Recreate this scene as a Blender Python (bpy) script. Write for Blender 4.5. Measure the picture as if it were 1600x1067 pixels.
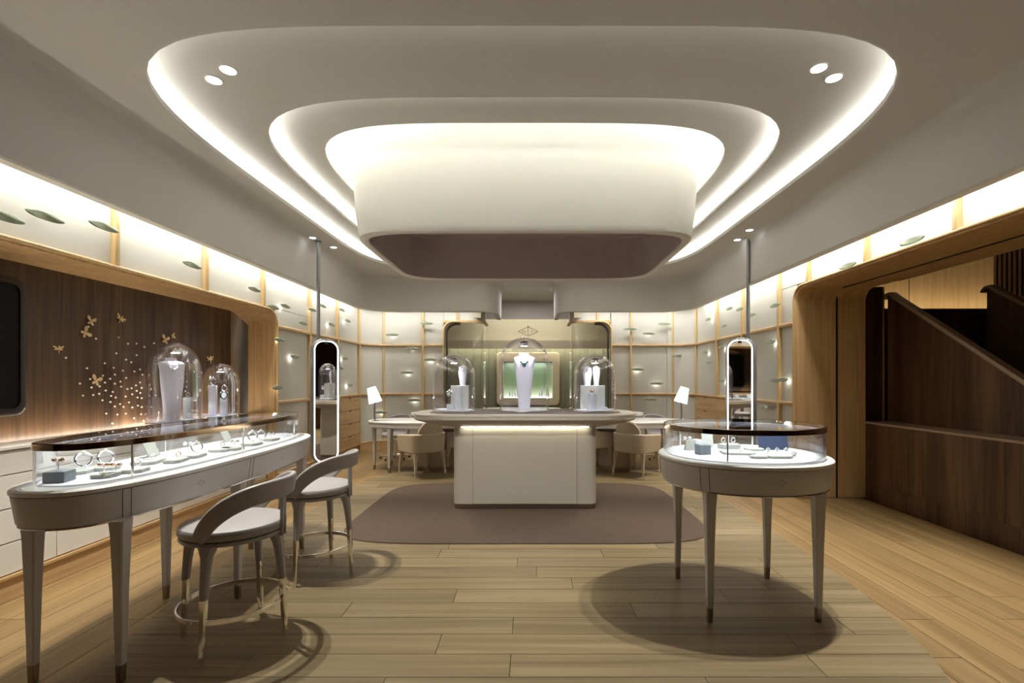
import bpy, bmesh, math, random
from mathutils import Vector, Matrix
random.seed(7)
PI = math.pi
sc = bpy.context.scene
col = sc.collection
for o in list(bpy.data.objects): bpy.data.objects.remove(o)

# ------------------------------------------------------------------ camera
CH = 1.45
cam_d = bpy.data.cameras.new('camera'); cam = bpy.data.objects.new('camera', cam_d); col.objects.link(cam)
cam.location = (0, 0, CH); cam.rotation_euler = (PI/2, 0, 0)
cam_d.sensor_width = 36; cam_d.lens = 750/1600*36
cam_d.shift_x = -28/1600; cam_d.shift_y = 58.5/1600
cam_d.clip_start = 0.05
sc.camera = cam
# ------------------------------------------------------------------ world and exposure
w = bpy.data.worlds.new('world'); sc.world = w; w.use_nodes = True
w.node_tree.nodes['Background'].inputs[0].default_value = (1, .93, .84, 1)
w.node_tree.nodes['Background'].inputs[1].default_value = 0.02
sc.view_settings.view_transform = 'Standard'; sc.view_settings.look = 'None'
sc.view_settings.gamma = 1; sc.view_settings.use_curve_mapping = False
sc.view_settings.exposure = 0.15

WARM = (1, .92, .76); NEUT = (1, 1, .96); COOL = (.86, .90, 1.0)
# light levels
P_RING = (5.8, 17, 13.5); P_WALL = 6.6; P_SPOT = 235; P_SMALL = 210; P_NICHE = 22; P_CASE = .8

def light(kind, name, loc, power, color=NEUT, rot=(0,0,0), size=.1, size_y=None, angle=None, blend=.3, target=None, spread=None):
    d = bpy.data.lights.new(name, kind); d.energy = power; d.color = color
    if kind == 'AREA':
        d.shape = 'RECTANGLE' if size_y else 'DISK'; d.size = size
        if size_y: d.size_y = size_y
        if spread: d.spread = math.radians(spread)
    else:
        d.shadow_soft_size = size
    if kind == 'SPOT': d.spot_size = math.radians(angle); d.spot_blend = blend
    o = bpy.data.objects.new(name, d); col.objects.link(o); o.location = loc; o.rotation_euler = rot
    if target is not None:
        o.rotation_euler = (Vector(target)-Vector(loc)).to_track_quat('-Z', 'Y').to_euler()
    return o

CX = -.05   # centre line of the room
# recessed downlights of the tray ceiling (their fittings are built below)
DOWN_BIG = [(-2.22, 3.37, 3.55), (-2.05, 3.26, 3.55), (1.95, 3.24, 3.55), (2.118, 3.345, 3.55)]
for x, y, z in DOWN_BIG:
    s = 1 if x > 0 else -1
    light('SPOT', 'downlight_lamp', (x, y, z-.012), P_SPOT, (1, .97, .9), size=.022, angle=76, blend=.6, target=(x-s*.22, y-.1, 0))
light('SPOT', 'front_fill', (CX-.45, 1.5, 3.33), 560, (1, .98, .93), size=.12, angle=36, blend=.9, target=(CX, 5.3, .75))  # unseen fill spot, added to brighten the island front
DOWN_SMALL = [(-2.92, 6.45, 3.35), (-2.83, 6.92, 3.35), (2.83, 6.55, 3.35), (2.80, 6.12, 3.35)]
for x, y, z in DOWN_SMALL:
    s = 1 if x > 0 else -1
    light('SPOT', 'downlight_lamp', (x, y, z-.012), P_SMALL, (1, .92, .8), size=.018, angle=58, blend=.5, target=(s*1.75, 5.9 if y < 6.53 else 7.5, 0))
# wall wash lamps hidden behind the bulkhead
def wash(x, y, ln, rz):
    light('AREA', 'wall_wash', (x, y, 2.95), P_WALL*ln, (1, 1, .97), rot=(0, 0, rz), size=ln, size_y=.06, spread=150)
wash(-3.2, 4.75, 8.5, PI/2); wash(3.13, 4.75, 8.5, PI/2)
wash(-1.95, 9.5, 1.9, 0); wash(1.85, 9.5, 1.9, 0); wash(-3.0, 9.38, .5, PI/4); wash(2.93, 9.38, .5, -PI/4)

# ------------------------------------------------------------------ materials
def srgb(r, g, b):
    f = lambda c: (c/255/12.92) if c/255 <= .04045 else ((c/255+.055)/1.055)**2.4
    return (f(r), f(g), f(b), 1)
def base(name):
    m = bpy.data.materials.new(name); m.use_nodes = True
    nt = m.node_tree; return m, nt, nt.nodes['Principled BSDF']
def plain(name, c, rough=.5, metal=0, spec=.5, noise=0, nscale=60, bump=0):
    m, nt, p = base(name)
    p.inputs['Base Color'].default_value = c; p.inputs['Roughness'].default_value = rough
    p.inputs['Metallic'].default_value = metal; p.inputs['Specular IOR Level'].default_value = spec
    if noise or bump:
        tc = nt.nodes.new('ShaderNodeTexCoord'); n = nt.nodes.new('ShaderNodeTexNoise')
        n.inputs['Scale'].default_value = nscale; n.inputs['Detail'].default_value = 4
        nt.links.new(tc.outputs['Object'], n.inputs['Vector'])
        if noise:
            mx = nt.nodes.new('ShaderNodeMix'); mx.data_type = 'RGBA'
            mx.inputs[6].default_value = tuple(v*(1-noise) for v in c[:3])+(1,); mx.inputs[7].default_value = tuple(min(1, v*(1+noise)) for v in c[:3])+(1,)
            nt.links.new(n.outputs['Fac'], mx.inputs[0]); nt.links.new(mx.outputs[2], p.inputs['Base Color'])
        if bump:
            b = nt.nodes.new('ShaderNodeBump'); b.inputs['Strength'].default_value = bump; b.inputs['Distance'].default_value = .002
            nt.links.new(n.outputs['Fac'], b.inputs['Height']); nt.links.new(b.outputs['Normal'], p.inputs['Normal'])
    return m
def emit(name, c, s):
    m, nt, p = base(name)
    p.inputs['Base Color'].default_value = (.8, .8, .8, 1)
    p.inputs['Emission Color'].default_value = c if len(c) == 4 else tuple(c)+(1,); p.inputs['Emission Strength'].default_value = s
    return m
def wood(name, dark, light_, grain, rough=.4, vary=.0, streak=None, gs=18.0, spec=.4):
    """grain = axis index (0,1,2) along which the fibres run, in object space"""
    m, nt, p = base(name); L = nt.links
    tc = nt.nodes.new('ShaderNodeTexCoord'); oi = nt.nodes.new('ShaderNodeObjectInfo')
    add = nt.nodes.new('ShaderNodeVectorMath'); add.operation = 'ADD'
    mul = nt.nodes.new('ShaderNodeMath'); mul.operation = 'MULTIPLY'; mul.inputs[1].default_value = 37.0
    L.new(oi.outputs['Random'], mul.inputs[0]); L.new(tc.outputs['Object'], add.inputs[0]); L.new(mul.outputs[0], add.inputs[1])
    mp = nt.nodes.new('ShaderNodeMapping'); s = [gs]*3; s[grain] = gs*.05; mp.inputs['Scale'].default_value = s
    L.new(add.outputs[0], mp.inputs['Vector'])
    n1 = nt.nodes.new('ShaderNodeTexNoise'); n1.inputs['Scale'].default_value = 1.6; n1.inputs['Detail'].default_value = 6; n1.inputs['Distortion'].default_value = .8
    L.new(mp.outputs[0], n1.inputs['Vector'])
    mp2 = nt.nodes.new('ShaderNodeMapping'); s2 = [gs*7]*3; s2[grain] = gs*.12; mp2.inputs['Scale'].default_value = s2
    L.new(add.outputs[0], mp2.inputs['Vector'])
    n2 = nt.nodes.new('ShaderNodeTexNoise'); n2.inputs['Scale'].default_value = 1.0; n2.inputs['Detail'].default_value = 3
    L.new(mp2.outputs[0], n2.inputs['Vector'])
    mx0 = nt.nodes.new('ShaderNodeMix'); mx0.inputs[0].default_value = .3
    L.new(n1.outputs['Fac'], mx0.inputs[2]); L.new(n2.outputs['Fac'], mx0.inputs[3])
    cr = nt.nodes.new('ShaderNodeValToRGB'); cr.color_ramp.elements[0].position = .36; cr.color_ramp.elements[1].position = .64
    cr.color_ramp.elements[0].color = dark; cr.color_ramp.elements[1].color = light_
    L.new(mx0.outputs[0], cr.inputs['Fac'])
    out = cr.outputs['Color']
    if streak:
        mp3 = nt.nodes.new('ShaderNodeMapping'); s3 = [streak[0]]*3; s3[grain] = .15; mp3.inputs['Scale'].default_value = s3
        L.new(tc.outputs['Object'], mp3.inputs['Vector'])
        n3 = nt.nodes.new('ShaderNodeTexNoise'); n3.inputs['Scale'].default_value = 1; n3.inputs['Detail'].default_value = 3; L.new(mp3.outputs[0], n3.inputs['Vector'])
        mr = nt.nodes.new('ShaderNodeMapRange'); mr.inputs[1].default_value = .35; mr.inputs[2].default_value = .65; mr.inputs[3].default_value = streak[1]; mr.inputs[4].default_value = streak[2]
        L.new(n3.outputs['Fac'], mr.inputs[0])
        hs = nt.nodes.new('ShaderNodeHueSaturation'); L.new(mr.outputs[0], hs.inputs['Value']); L.new(out, hs.inputs['Color']); out = hs.outputs['Color']
    if vary:
        hs = nt.nodes.new('ShaderNodeHueSaturation'); mr = nt.nodes.new('ShaderNodeMapRange')
        mr.inputs[3].default_value = 1-vary; mr.inputs[4].default_value = 1+vary
        L.new(oi.outputs['Random'], mr.inputs[0]); L.new(mr.outputs[0], hs.inputs['Value']); L.new(out, hs.inputs['Color']); out = hs.outputs['Color']
    L.new(out, p.inputs['Base Color'])
    bp = nt.nodes.new('ShaderNodeBump'); bp.inputs['Strength'].default_value = .08; bp.inputs['Distance'].default_value = .002
    L.new(n2.outputs['Fac'], bp.inputs['Height']); L.new(bp.outputs['Normal'], p.inputs['Normal'])
    p.inputs['Roughness'].default_value = rough; p.inputs['Specular IOR Level'].default_value = spec
    return m
def glass(name, tint=(1, 1, 1, 1), refl=1.0, fmin=.0):
    m = bpy.data.materials.new(name); m.use_nodes = True; nt = m.node_tree; nt.nodes.clear()
    o = nt.nodes.new('ShaderNodeOutputMaterial'); mix = nt.nodes.new('ShaderNodeMixShader')
    t = nt.nodes.new('ShaderNodeBsdfTransparent'); t.inputs[0].default_value = tint
    g = nt.nodes.new('ShaderNodeBsdfGlossy'); g.inputs['Roughness'].default_value = .015; g.inputs['Color'].default_value = (.95, .95, 1, 1)
    f = nt.nodes.new('ShaderNodeLayerWeight'); f.inputs['Blend'].default_value = .5
    pw = nt.nodes.new('ShaderNodeMath'); pw.operation = 'POWER'; pw.inputs[1].default_value = 2.7
    mr = nt.nodes.new('ShaderNodeMapRange'); mr.inputs[3].default_value = .035+fmin; mr.inputs[4].default_value = refl
    nt.links.new(f.outputs['Facing'], pw.inputs[0]); nt.links.new(pw.outputs[0], mr.inputs[0]); nt.links.new(mr.outputs[0], mix.inputs[0])
    nt.links.new(t.outputs[0], mix.inputs[1]); nt.links.new(g.outputs[0], mix.inputs[2]); nt.links.new(mix.outputs[0], o.inputs['Surface'])
    return m

M = {}
M['ceil'] = plain('painted_plaster', srgb(206, 204, 198), .75, spec=.2, noise=.01, nscale=3)
M['drum'] = plain('drum_plaster', srgb(220, 219, 211), .6, spec=.3, noise=.01, nscale=3)
M['drumin'] = plain('drum_lining', srgb(180, 166, 164), .3, spec=.5, noise=.04, nscale=4)
M['oak'] = wood('oak_floor', srgb(114, 97, 69), srgb(144, 127, 96), 0, .5, vary=.12, gs=5.5, spec=.3)
M['oakb'] = wood('oak_border', srgb(124, 99, 62), srgb(152, 125, 84), 0, .48, vary=.10, gs=5.5, spec=.3)
M['subfloor'] = plain('subfloor', srgb(110, 84, 56), .7, noise=.1, nscale=5)
M['lwood'] = wood('light_wood', srgb(186, 148, 98), srgb(212, 176, 126), 2, .42, gs=10, streak=(5, .94, 1.06))
M['lwoodh'] = wood('light_wood_level', srgb(178, 142, 98), srgb(204, 170, 124), 1, .42, gs=10)
M['mull'] = wood('mullion_wood', srgb(194, 162, 112), srgb(212, 182, 132), 2, .4, gs=12)
M['dwood'] = wood('dark_walnut', srgb(70, 50, 34), srgb(110, 82, 58), 2, .33, gs=12, streak=(3.2, .55, 1.25), spec=.5)
M['stairwood'] = wood('stair_walnut', srgb(68, 46, 30), srgb(104, 74, 50), 2, .3, gs=11, streak=(3.4, .6, 1.3), spec=.5)
M['ywood'] = wood('honey_wood', srgb(196, 156, 96), srgb(214, 176, 118), 2, .5, gs=12)
M['cap'] = plain('handrail', srgb(160, 138, 118), .25, spec=.6, noise=.06, nscale=10)
M['panel'] = plain('frosted_panel', srgb(198, 195, 184), .6, spec=.25, noise=.03, nscale=180, bump=.05)
M['leaf'] = plain('leaf_glass', srgb(150, 158, 134), .3, noise=.08, nscale=20)
M['white'] = plain('white_lacquer', srgb(214, 207, 196), .35, noise=.01, nscale=8)
M['cab'] = plain('cabinet_lacquer', srgb(222, 216, 206), .3, noise=.01, nscale=8)
M['black'] = plain('black_gap', srgb(18, 15, 13), .5)
M['taupe'] = plain('taupe_leather', srgb(164, 160, 158), .45, noise=.05, nscale=90, bump=.15)
M['taupe2'] = plain('beige_leather', srgb(176, 160, 138), .5, noise=.05, nscale=90, bump=.15)
M['legw'] = plain('table_leg_leather', srgb(202, 200, 197), .45, noise=.03, nscale=60)
M['body'] = plain('table_leather', srgb(206, 204, 204), .42, noise=.02, nscale=80, bump=.06)
M['top'] = plain('white_tabletop', srgb(228, 226, 224), .3, noise=.01, nscale=30)
M['felt'] = plain('display_felt', srgb(218, 221, 228), .6, noise=.01, nscale=30)
M['chrome'] = plain('polished_nickel', (.90, .88, .86, 1), .12, metal=1)
M['bronze'] = plain('bronze', (.34, .29, .24, 1), .3, metal=1)
M['rim'] = plain('bronze_rim', (.36, .27, .19, 1), .1, metal=1)
M['steel'] = plain('grey_metal', srgb(150, 150, 152), .35, metal=.6)
M['mirror'] = plain('mirror', (.86, .86, .86, 1), .02, metal=1)
M['rug'] = plain('mauve_rug', srgb(94, 80, 70), .95, spec=.1, noise=.12, nscale=14, bump=.6)
M['inlay'] = plain('mauve_inlay', srgb(104, 90, 84), .55, noise=.05, nscale=30)
M['isl'] = plain('island_lacquer', srgb(190, 183, 168), .4, noise=.01, nscale=8)
M['glass'] = glass('clear_glass')
M['domeg'] = glass('dome_glass', (.985, .985, .99, 1), 1.0, .02)
M['glassc'] = glass('case_glass', (.98, .99, .985, 1), .9)
M['gtop'] = glass('case_top_glass', (.93, .95, .94, 1), 1.0, .02)
M['bust'] = plain('white_bust', srgb(232, 232, 246), .5, noise=.01, nscale=30)
M['tray'] = plain('grey_tray', srgb(176, 178, 168), .6, noise=.04, nscale=80)
M['traytop'] = plain('pale_tray_pad', srgb(206, 208, 202), .7, noise=.04, nscale=80)
M['box'] = plain('blue_grey_box', srgb(134, 140, 148), .6, noise=.04, nscale=60)
M['silver'] = plain('silver_jewel', (.92, .92, .95, 1), .12, metal=1)
M['rose'] = plain('rose_gold_jewel', (.85, .62, .5, 1), .15, metal=1)
M['jewel'] = plain('dark_stone', srgb(60, 96, 84), .08, spec=1)
M['pad_b'] = plain('blue_velvet', srgb(60, 74, 104), .7, noise=.15, nscale=50)
M['gold'] = plain('gold_insect', srgb(228, 200, 150), .4, noise=.05, nscale=60)
M['crystal'] = plain('crystal', srgb(236, 228, 214), .1, spec=1)
M['blackg'] = plain('black_screen', srgb(6, 5, 5), .45, spec=.2)
M['frame_b'] = plain('brown_black_frame', srgb(44, 34, 30), .35)
M['cream'] = plain('cream_paint', srgb(206, 194, 166), .6, noise=.01, nscale=5)
M['rib'] = plain('grey_green_panel', srgb(140, 142, 124), .3, noise=.06, nscale=6)
M['led1'], M['led2'], M['led3'] = [emit('led_strip', NEUT, v) for v in P_RING]
M['ledwarm'] = emit('led_warm', WARM, P_NICHE)
M['ledcool'] = emit('led_cool', COOL, 8)
M['ledm'] = emit('led_mirror', (1, .98, .96), 3.5)
M['lampon'] = emit('downlight_on', (.93, .93, 1), 14)
M['shade'] = emit('lit_lampshade', (1, .95, .92), .85)
# backlit green fabric screen, light from below painted into its colour ramp
m_, nt_, p_ = base('green_screen'); M['green'] = m_
tc_ = nt_.nodes.new('ShaderNodeTexCoord'); sp_ = nt_.nodes.new('ShaderNodeSeparateXYZ'); cr_ = nt_.nodes.new('ShaderNodeValToRGB')
nt_.links.new(tc_.outputs['Generated'], sp_.inputs[0]); nt_.links.new(sp_.outputs['Z'], cr_.inputs['Fac'])
cr_.color_ramp.elements[0].color = srgb(214, 226, 196); cr_.color_ramp.elements[1].color = srgb(70, 84, 72)
e_ = cr_.color_ramp.elements.new(.35); e_.color = srgb(112, 140, 96)
nt_.links.new(cr_.outputs[0], p_.inputs['Base Color'])
p_.inputs['Emission Strength'].default_value = .55
nt_.links.new(cr_.outputs[0], p_.inputs['Emission Color'])

# ------------------------------------------------------------------ mesh builder
class MB:
    def __init__(s): s.v = []; s.f = []
    def box(s, c, sz, rz=0):
        x, y, z = (k/2 for k in sz); b = len(s.v); ca, sa = math.cos(rz), math.sin(rz)
        for dz in (-z, z):
            for dx, dy in ((-x, -y), (x, -y), (x, y), (-x, y)):
                s.v.append((c[0]+dx*ca-dy*sa, c[1]+dx*sa+dy*ca, c[2]+dz))
        for q in ((0,3,2,1), (4,5,6,7), (0,1,5,4), (1,2,6,5), (2,3,7,6), (3,0,4,7)): s.f.append(tuple(b+i for i in q))
        return s
    def bb(s, x0, x1, y0, y1, z0, z1): return s.box(((x0+x1)/2, (y0+y1)/2, (z0+z1)/2), (x1-x0, y1-y0, z1-z0))
    def loft(s, loops, cap0=True, cap1=True, closed=False):
        b = len(s.v); n = len(loops[0])
        for lp in loops: s.v.extend(tuple(p) for p in lp)
        m = len(loops)
        for i in range(m if closed else m-1):
            j = (i+1) % m
            for k in range(n):
                k2 = (k+1) % n
                s.f.append((b+i*n+k, b+i*n+k2, b+j*n+k2, b+j*n+k))
        if not closed:
            if cap0: s.f.append(tuple(b+k for k in reversed(range(n))))
            if cap1: s.f.append(tuple(b+(m-1)*n+k for k in range(n)))
        return s
    def strip(s, A, B):
        """open sheet between two polylines"""
        b = len(s.v); n = len(A); s.v.extend(A); s.v.extend(B)
        for k in range(n-1): s.f.append((b+k, b+k+1, b+n+k+1, b+n+k))
        return s
    def tube(s, pts, r, n=10, closed=False):
        pts = [Vector(p) for p in pts]; m = len(pts); loops = []; prev = None
        for i, p in enumerate(pts):
            if closed: t = pts[(i+1) % m]-pts[i-1]
            else: t = pts[min(i+1, m-1)]-pts[max(i-1, 0)]
            t.normalize()
            if prev is None:
                a = Vector((0, 0, 1)) if abs(t.z) < .9 else Vector((1, 0, 0)); u = t.cross(a).normalized()
            else: u = (prev-t*prev.dot(t)).normalized()
            prev = u; v = t.cross(u); rr = r[i] if isinstance(r, (list, tuple)) else r
            loops.append([p+(u*math.cos(2*PI*k/n)+v*math.sin(2*PI*k/n))*rr for k in range(n)])
        return s.loft(loops, closed=closed)
    def sweep(s, frames):
        """frames: list of (center, width_vec, thick_vec) -> rounded rectangular band"""
        loops = []
        for c, wv, tv in frames:
            c, wv, tv = Vector(c), Vector(wv), Vector(tv)
            loops.append([c+wv*a+tv*b for a, b in ((-1,-.5), (-.85,-1), (.85,-1), (1,-.5), (1,.5), (.85,1), (-.85,1), (-1,.5))])
        return s.loft(loops)
    def lathe(s, prof, c=(0,0,0), n=24):
        return s.loft([[(c[0]+r*math.cos(2*PI*k/n), c[1]+r*math.sin(2*PI*k/n), c[2]+z) for k in range(n)] for r, z in prof])
    def ball(s, c, r, n=10, sz=1):
        return s.lathe([(max(1e-4, r*math.sin(PI*i/n)), -r*sz*math.cos(PI*i/n)) for i in range(n+1)], c, n)
    def build(s, name, mat, parent=None, smooth=True, bevel=0, loc=None, rz=0, seg=2):
        me = bpy.data.meshes.new(name); me.from_pydata([tuple(v) for v in s.v], [], s.f)
        bm = bmesh.new(); bm.from_mesh(me); bmesh.ops.recalc_face_normals(bm, faces=bm.faces); bm.to_mesh(me); bm.free()
        me.materials.append(mat)
        if smooth:
            for p in me.polygons: p.use_smooth = True
            me.set_sharp_from_angle(angle=math.radians(38))
        o = bpy.data.objects.new(name, me); col.objects.link(o)
        if parent: o.parent = parent
        if loc: o.location = loc
        if rz: o.rotation_euler.z = rz
        if bevel:
            b = o.modifiers.new('bevel', 'BEVEL'); b.width = bevel; b.segments = seg; b.limit_method = 'ANGLE'; b.angle_limit = math.radians(40)
        return o

def se(cx, cy, hw, hl, n, z, N=96, mirror=False):
    """superellipse loop"""
    out = []
    for k in range(N):
        t = 2*PI*(k+.5)/N; c, s_ = math.cos(t), math.sin(t)
        # even angular spread that follows the corners well
        r = (abs(c)**n+abs(s_)**n)**(-1/n)
        out.append((cx+hw*c*r, cy+hl*s_*r, z))
    return out
def thing(name, label, cat, loc=(0,0,0), rz=0, group=None):
    o = bpy.data.objects.new(name, None); o.empty_display_size = .1; col.objects.link(o)
    o.location = loc; o.rotation_euler.z = rz; o['label'] = label; o['category'] = cat
    if group: o['group'] = group
    return o
def tag(o, label, cat, group=None):
    o['label'] = label; o['category'] = cat
    if group: o['group'] = group
    return o
def struct(o): o['kind'] = 'structure'; return o
def dup(root, loc=None, rz=None, label=None, group=None):
    r = root.copy(); col.objects.link(r)
    if loc: r.location = loc
    if rz is not None: r.rotation_euler.z = rz
    if label: r['label'] = label
    if group: r['group'] = group
    for ch in list(root.children):
        c = ch.copy(); col.objects.link(c); c.parent = r
        for g in ch.children:
            d = g.copy(); col.objects.link(d); d.parent = c
    return r
def arc(cx, cy, r, a0, a1, n=8):
    return [(cx+r*math.cos(math.radians(a0+(a1-a0)*i/n)), cy+r*math.sin(math.radians(a0+(a1-a0)*i/n))) for i in range(n+1)]
def mx(x): return 2*CX-x       # mirror about the room's centre line

# ================================================================== FLOOR
LWX, RWX, FARY = -3.3, 3.25, 9.75
fl = struct(MB().bb(-3.95, 7.6, -2.6, 13.6, -.12, -.022).build('floor', M['subfloor'], smooth=False))
FC, FHW, FHL, FN = (CX, 5.0), 2.36, 3.6, 3.5
def clip_convex(poly, clip):
    out = poly
    for i in range(len(clip)):
        a, b = clip[i], clip[(i+1) % len(clip)]; inp = out; out = []
        if not inp: break
        side = lambda p: (b[0]-a[0])*(p[1]-a[1])-(b[1]-a[1])*(p[0]-a[0])
        for j in range(len(inp)):
            p, q = inp[j], inp[(j+1) % len(inp)]; sp, sq = side(p), side(q)
            if sp >= 0: out.append(p)
            if (sp >= 0) != (sq >= 0):
                t = sp/(sp-sq); out.append((p[0]+(q[0]-p[0])*t, p[1]+(q[1]-p[1])*t))
    return out
clipl = [(p[0], p[1]) for p in se(FC[0], FC[1], FHW, FHL, FN, 0, 72)]
def prism(poly, z0, z1, name, mat, parent, rz=0):
    cx = sum(p[0] for p in poly)/len(poly); cy = sum(p[1] for p in poly)/len(poly)
    ca, sa = math.cos(-rz), math.sin(-rz)
    q = [((p[0]-cx)*ca-(p[1]-cy)*sa, (p[0]-cx)*sa+(p[1]-cy)*ca) for p in poly]
    mb = MB().loft([[(x, y, z0) for x, y in q], [(x, y, z1) for x, y in q]])
    return mb.build(name, mat, parent, smooth=False, loc=(cx, cy, 0), rz=rz)
g = .0018
y = 1.36; row = 0
while y < 8.6:
    x = -2.6 + [-.4, -1.25, -.85, -.1, -1.0][row % 5]*1.0
    while x < 2.6:
        ln = random.choice([1.55, 1.8, 1.95, 1.35])
        poly = clip_convex([(x+g, y+g), (x+ln-g, y+g), (x+ln-g, y+.195-g), (x+g, y+.195-g)], clipl)
        if len(poly) > 2:
            prism(poly, -.02, 0, 'plank', M['oak'], fl)
        x += ln
    y += .195; row += 1
def inside(x, y): return (abs(x-FC[0])/FHW)**FN+(abs(y-FC[1])/FHL)**FN < .93
for side in (-1, 1):
    for i in range(14):
        xa = 1.3+i*.2; xa = CX+side*xa if side > 0 else CX-xa-.2
        if xa > 4.1 or xa < -3.7: continue
        yy = 1.2+[-.9, -.2, -1.4, -.6][i % 4]
        while yy < 9.75:
            ln = random.choice([1.9, 2.2, 2.6]); y1 = min(yy+ln, 9.74)
            cs = [(xa, max(yy, .3)), (xa+.2, max(yy, .3)), (xa+.2, y1), (xa, y1)]
            if y1 > .6 and not all(inside(*c) for c in cs):
                prism([(xa+g, max(yy, .3)+g), (xa+.2-g, max(yy, .3)+g), (xa+.2-g, y1-g), (xa+g, y1-g)], -.022, -.0018, 'plank', M['oakb'], fl, rz=PI/2)
            yy += ln
for i in range(4):
    ya = 9.0+i*.2 if i < 4 else 0
    x = -1.9-i*.4
    for k in range(2):
        pass
for i in range(20):      # planks running on into the back room
    ya = 9.76+i*.19
    if ya > 13.3: break
    for x0, x1 in ((-2.6, -.4-(i % 3)*.3), (-.4-(i % 3)*.3, 2.5)):
        prism([(x0+g, ya+g), (x1-g, ya+g), (x1-g, ya+.19-g), (x0+g, ya+.19-g)], -.022, -.0018, 'plank', M['oakb'], fl)

# ================================================================== CEILING
S1 = (CX, 5.5, 2.62, 2.90, 5.4); S2 = (CX, 5.88, 2.37, 2.28, 4.6); S3 = (CX, 6.03, 2.08, 1.79, 4.6)
def off(S, d, z, N=128): return se(S[0], S[1], S[2]+d, S[3]+d, S[4], z, N)
def rectloop(S, x0, x1, y0, y1, z, N=128):
    out = []
    for p in off(S, 0, z, N):
        dx, dy = p[0]-S[0], p[1]-S[1]
        t = min((x1-S[0])/dx if dx > 1e-9 else 1e9, (x0-S[0])/dx if dx < -1e-9 else 1e9, (y1-S[1])/dy if dy > 1e-9 else 1e9, (y0-S[1])/dy if dy < -1e-9 else 1e9)
        out.append((S[0]+dx*t, S[1]+dy*t, z))
    return out
Z1, Z2, Z3, Z4 = 3.35, 3.55, 3.70, 4.12
lp = [rectloop(S1, -3.9, 7.6, -2.6, 9.16, Z1), off(S1, .02, Z1), off(S1, 0, Z1+.012), off(S1, 0, Z1+.05), off(S1, .02, Z1+.062), off(S1, .22, Z1+.062), off(S1, .22, Z2),
      off(S2, .02, Z2), off(S2, 0, Z2+.012), off(S2, 0, Z2+.045), off(S2, .02, Z2+.055), off(S2, .2, Z2+.055), off(S2, .2, Z3),
      off(S3, .02, Z3), off(S3, 0, Z3+.012), off(S3, 0, Z3+.04), off(S3, .02, Z3+.05), off(S3, .2, Z3+.05), off(S3, .2, Z4-.12), off(S3, .16, Z4-.03), off(S3, .08, Z4)]
ce = struct(MB().loft(lp, cap0=False, cap1=True).build('ceiling', M['ceil']))
for S, z, mn in ((S1, Z1+.066, 'led1'), (S2, Z2+.059, 'led2'), (S3, Z3+.054, 'led3')):
    lo = [off(S, .05, z), off(S, .17, z), off(S, .17, z+.006), off(S, .05, z+.006)]
    MB().loft(lo, closed=True).build('light_strip', M[mn], ce)
# roof slab above everything
struct(MB().bb(-4.1, 7.8, -2.8, 13.8, 4.3, 4.4).build('roof_slab', M['ceil'], smooth=False))
# hollow drum
D = (CX, 6.12, 1.86, 1.25, 7.0)
def dl(d, z): return off(D, d, z)
prof = [(.20, 4.115), (.12, 4.09), (.07, 4.02), (.045, 3.9), (.03, 3.6), (.005, 3.2), (-.015, 3.02), (-.025, 2.97), (-.045, 2.952), (-.075, 2.948), (-.10, 2.955), (-.11, 2.97)]
drum = thing('ceiling_drum', 'large hollow white plaster drum hanging from the stepped ceiling above the island', 'ceiling feature', (0, 0, 0))
MB().loft([dl(d, z) for d, z in prof], cap0=False, cap1=False).build('shell', M['drum'], drum)
MB().loft([dl(-.11, 2.97), dl(-.11, 3.55), dl(-.13, 3.58)], cap0=False, cap1=True).build('lining', M['drumin'], drum)['label'] = 'dark mauve brown inside of the drum'
# downlights
for i, (x, y, z) in enumerate(DOWN_BIG):
    lab = ['left pair of ceiling spots, the lower outer round downlight', 'left pair of ceiling spots, the upper inner round downlight',
           'right pair of ceiling spots, the upper inner round downlight', 'right pair of ceiling spots, the lower outer round downlight'][i]
    t = thing('downlight', lab, 'ceiling light', (x, y, z), 0, 'large round ceiling downlights')
    MB().lathe([(.058, .0), (.058, -.006), (.050, -.006), (.050, .0)], n=28).build('bezel', M['white'], t)
    MB().lathe([(.048, .0), (.048, -.004), (.001, -.005)], n=28).build('lamp_face', M['lampon'], t)
for i, (x, y, z) in enumerate(DOWN_SMALL):
    lab = ['small ceiling spot left of the left mirror pole', 'small ceiling spot right of the left mirror pole', 'small ceiling spot left of the right mirror pole', 'small ceiling spot right of the right mirror pole'][i]
    t = thing('small_downlight', lab, 'ceiling light', (x, y, z), 0, 'small round ceiling spots')
    MB().lathe([(.05, .0), (.05, -.006), (.042, -.006), (.042, .0)], n=24).build('bezel', M['white'], t)
    MB().lathe([(.040, .0), (.040, -.004), (.001, -.005)], n=24).build('lamp_face', M['lampon'], t)

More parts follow.
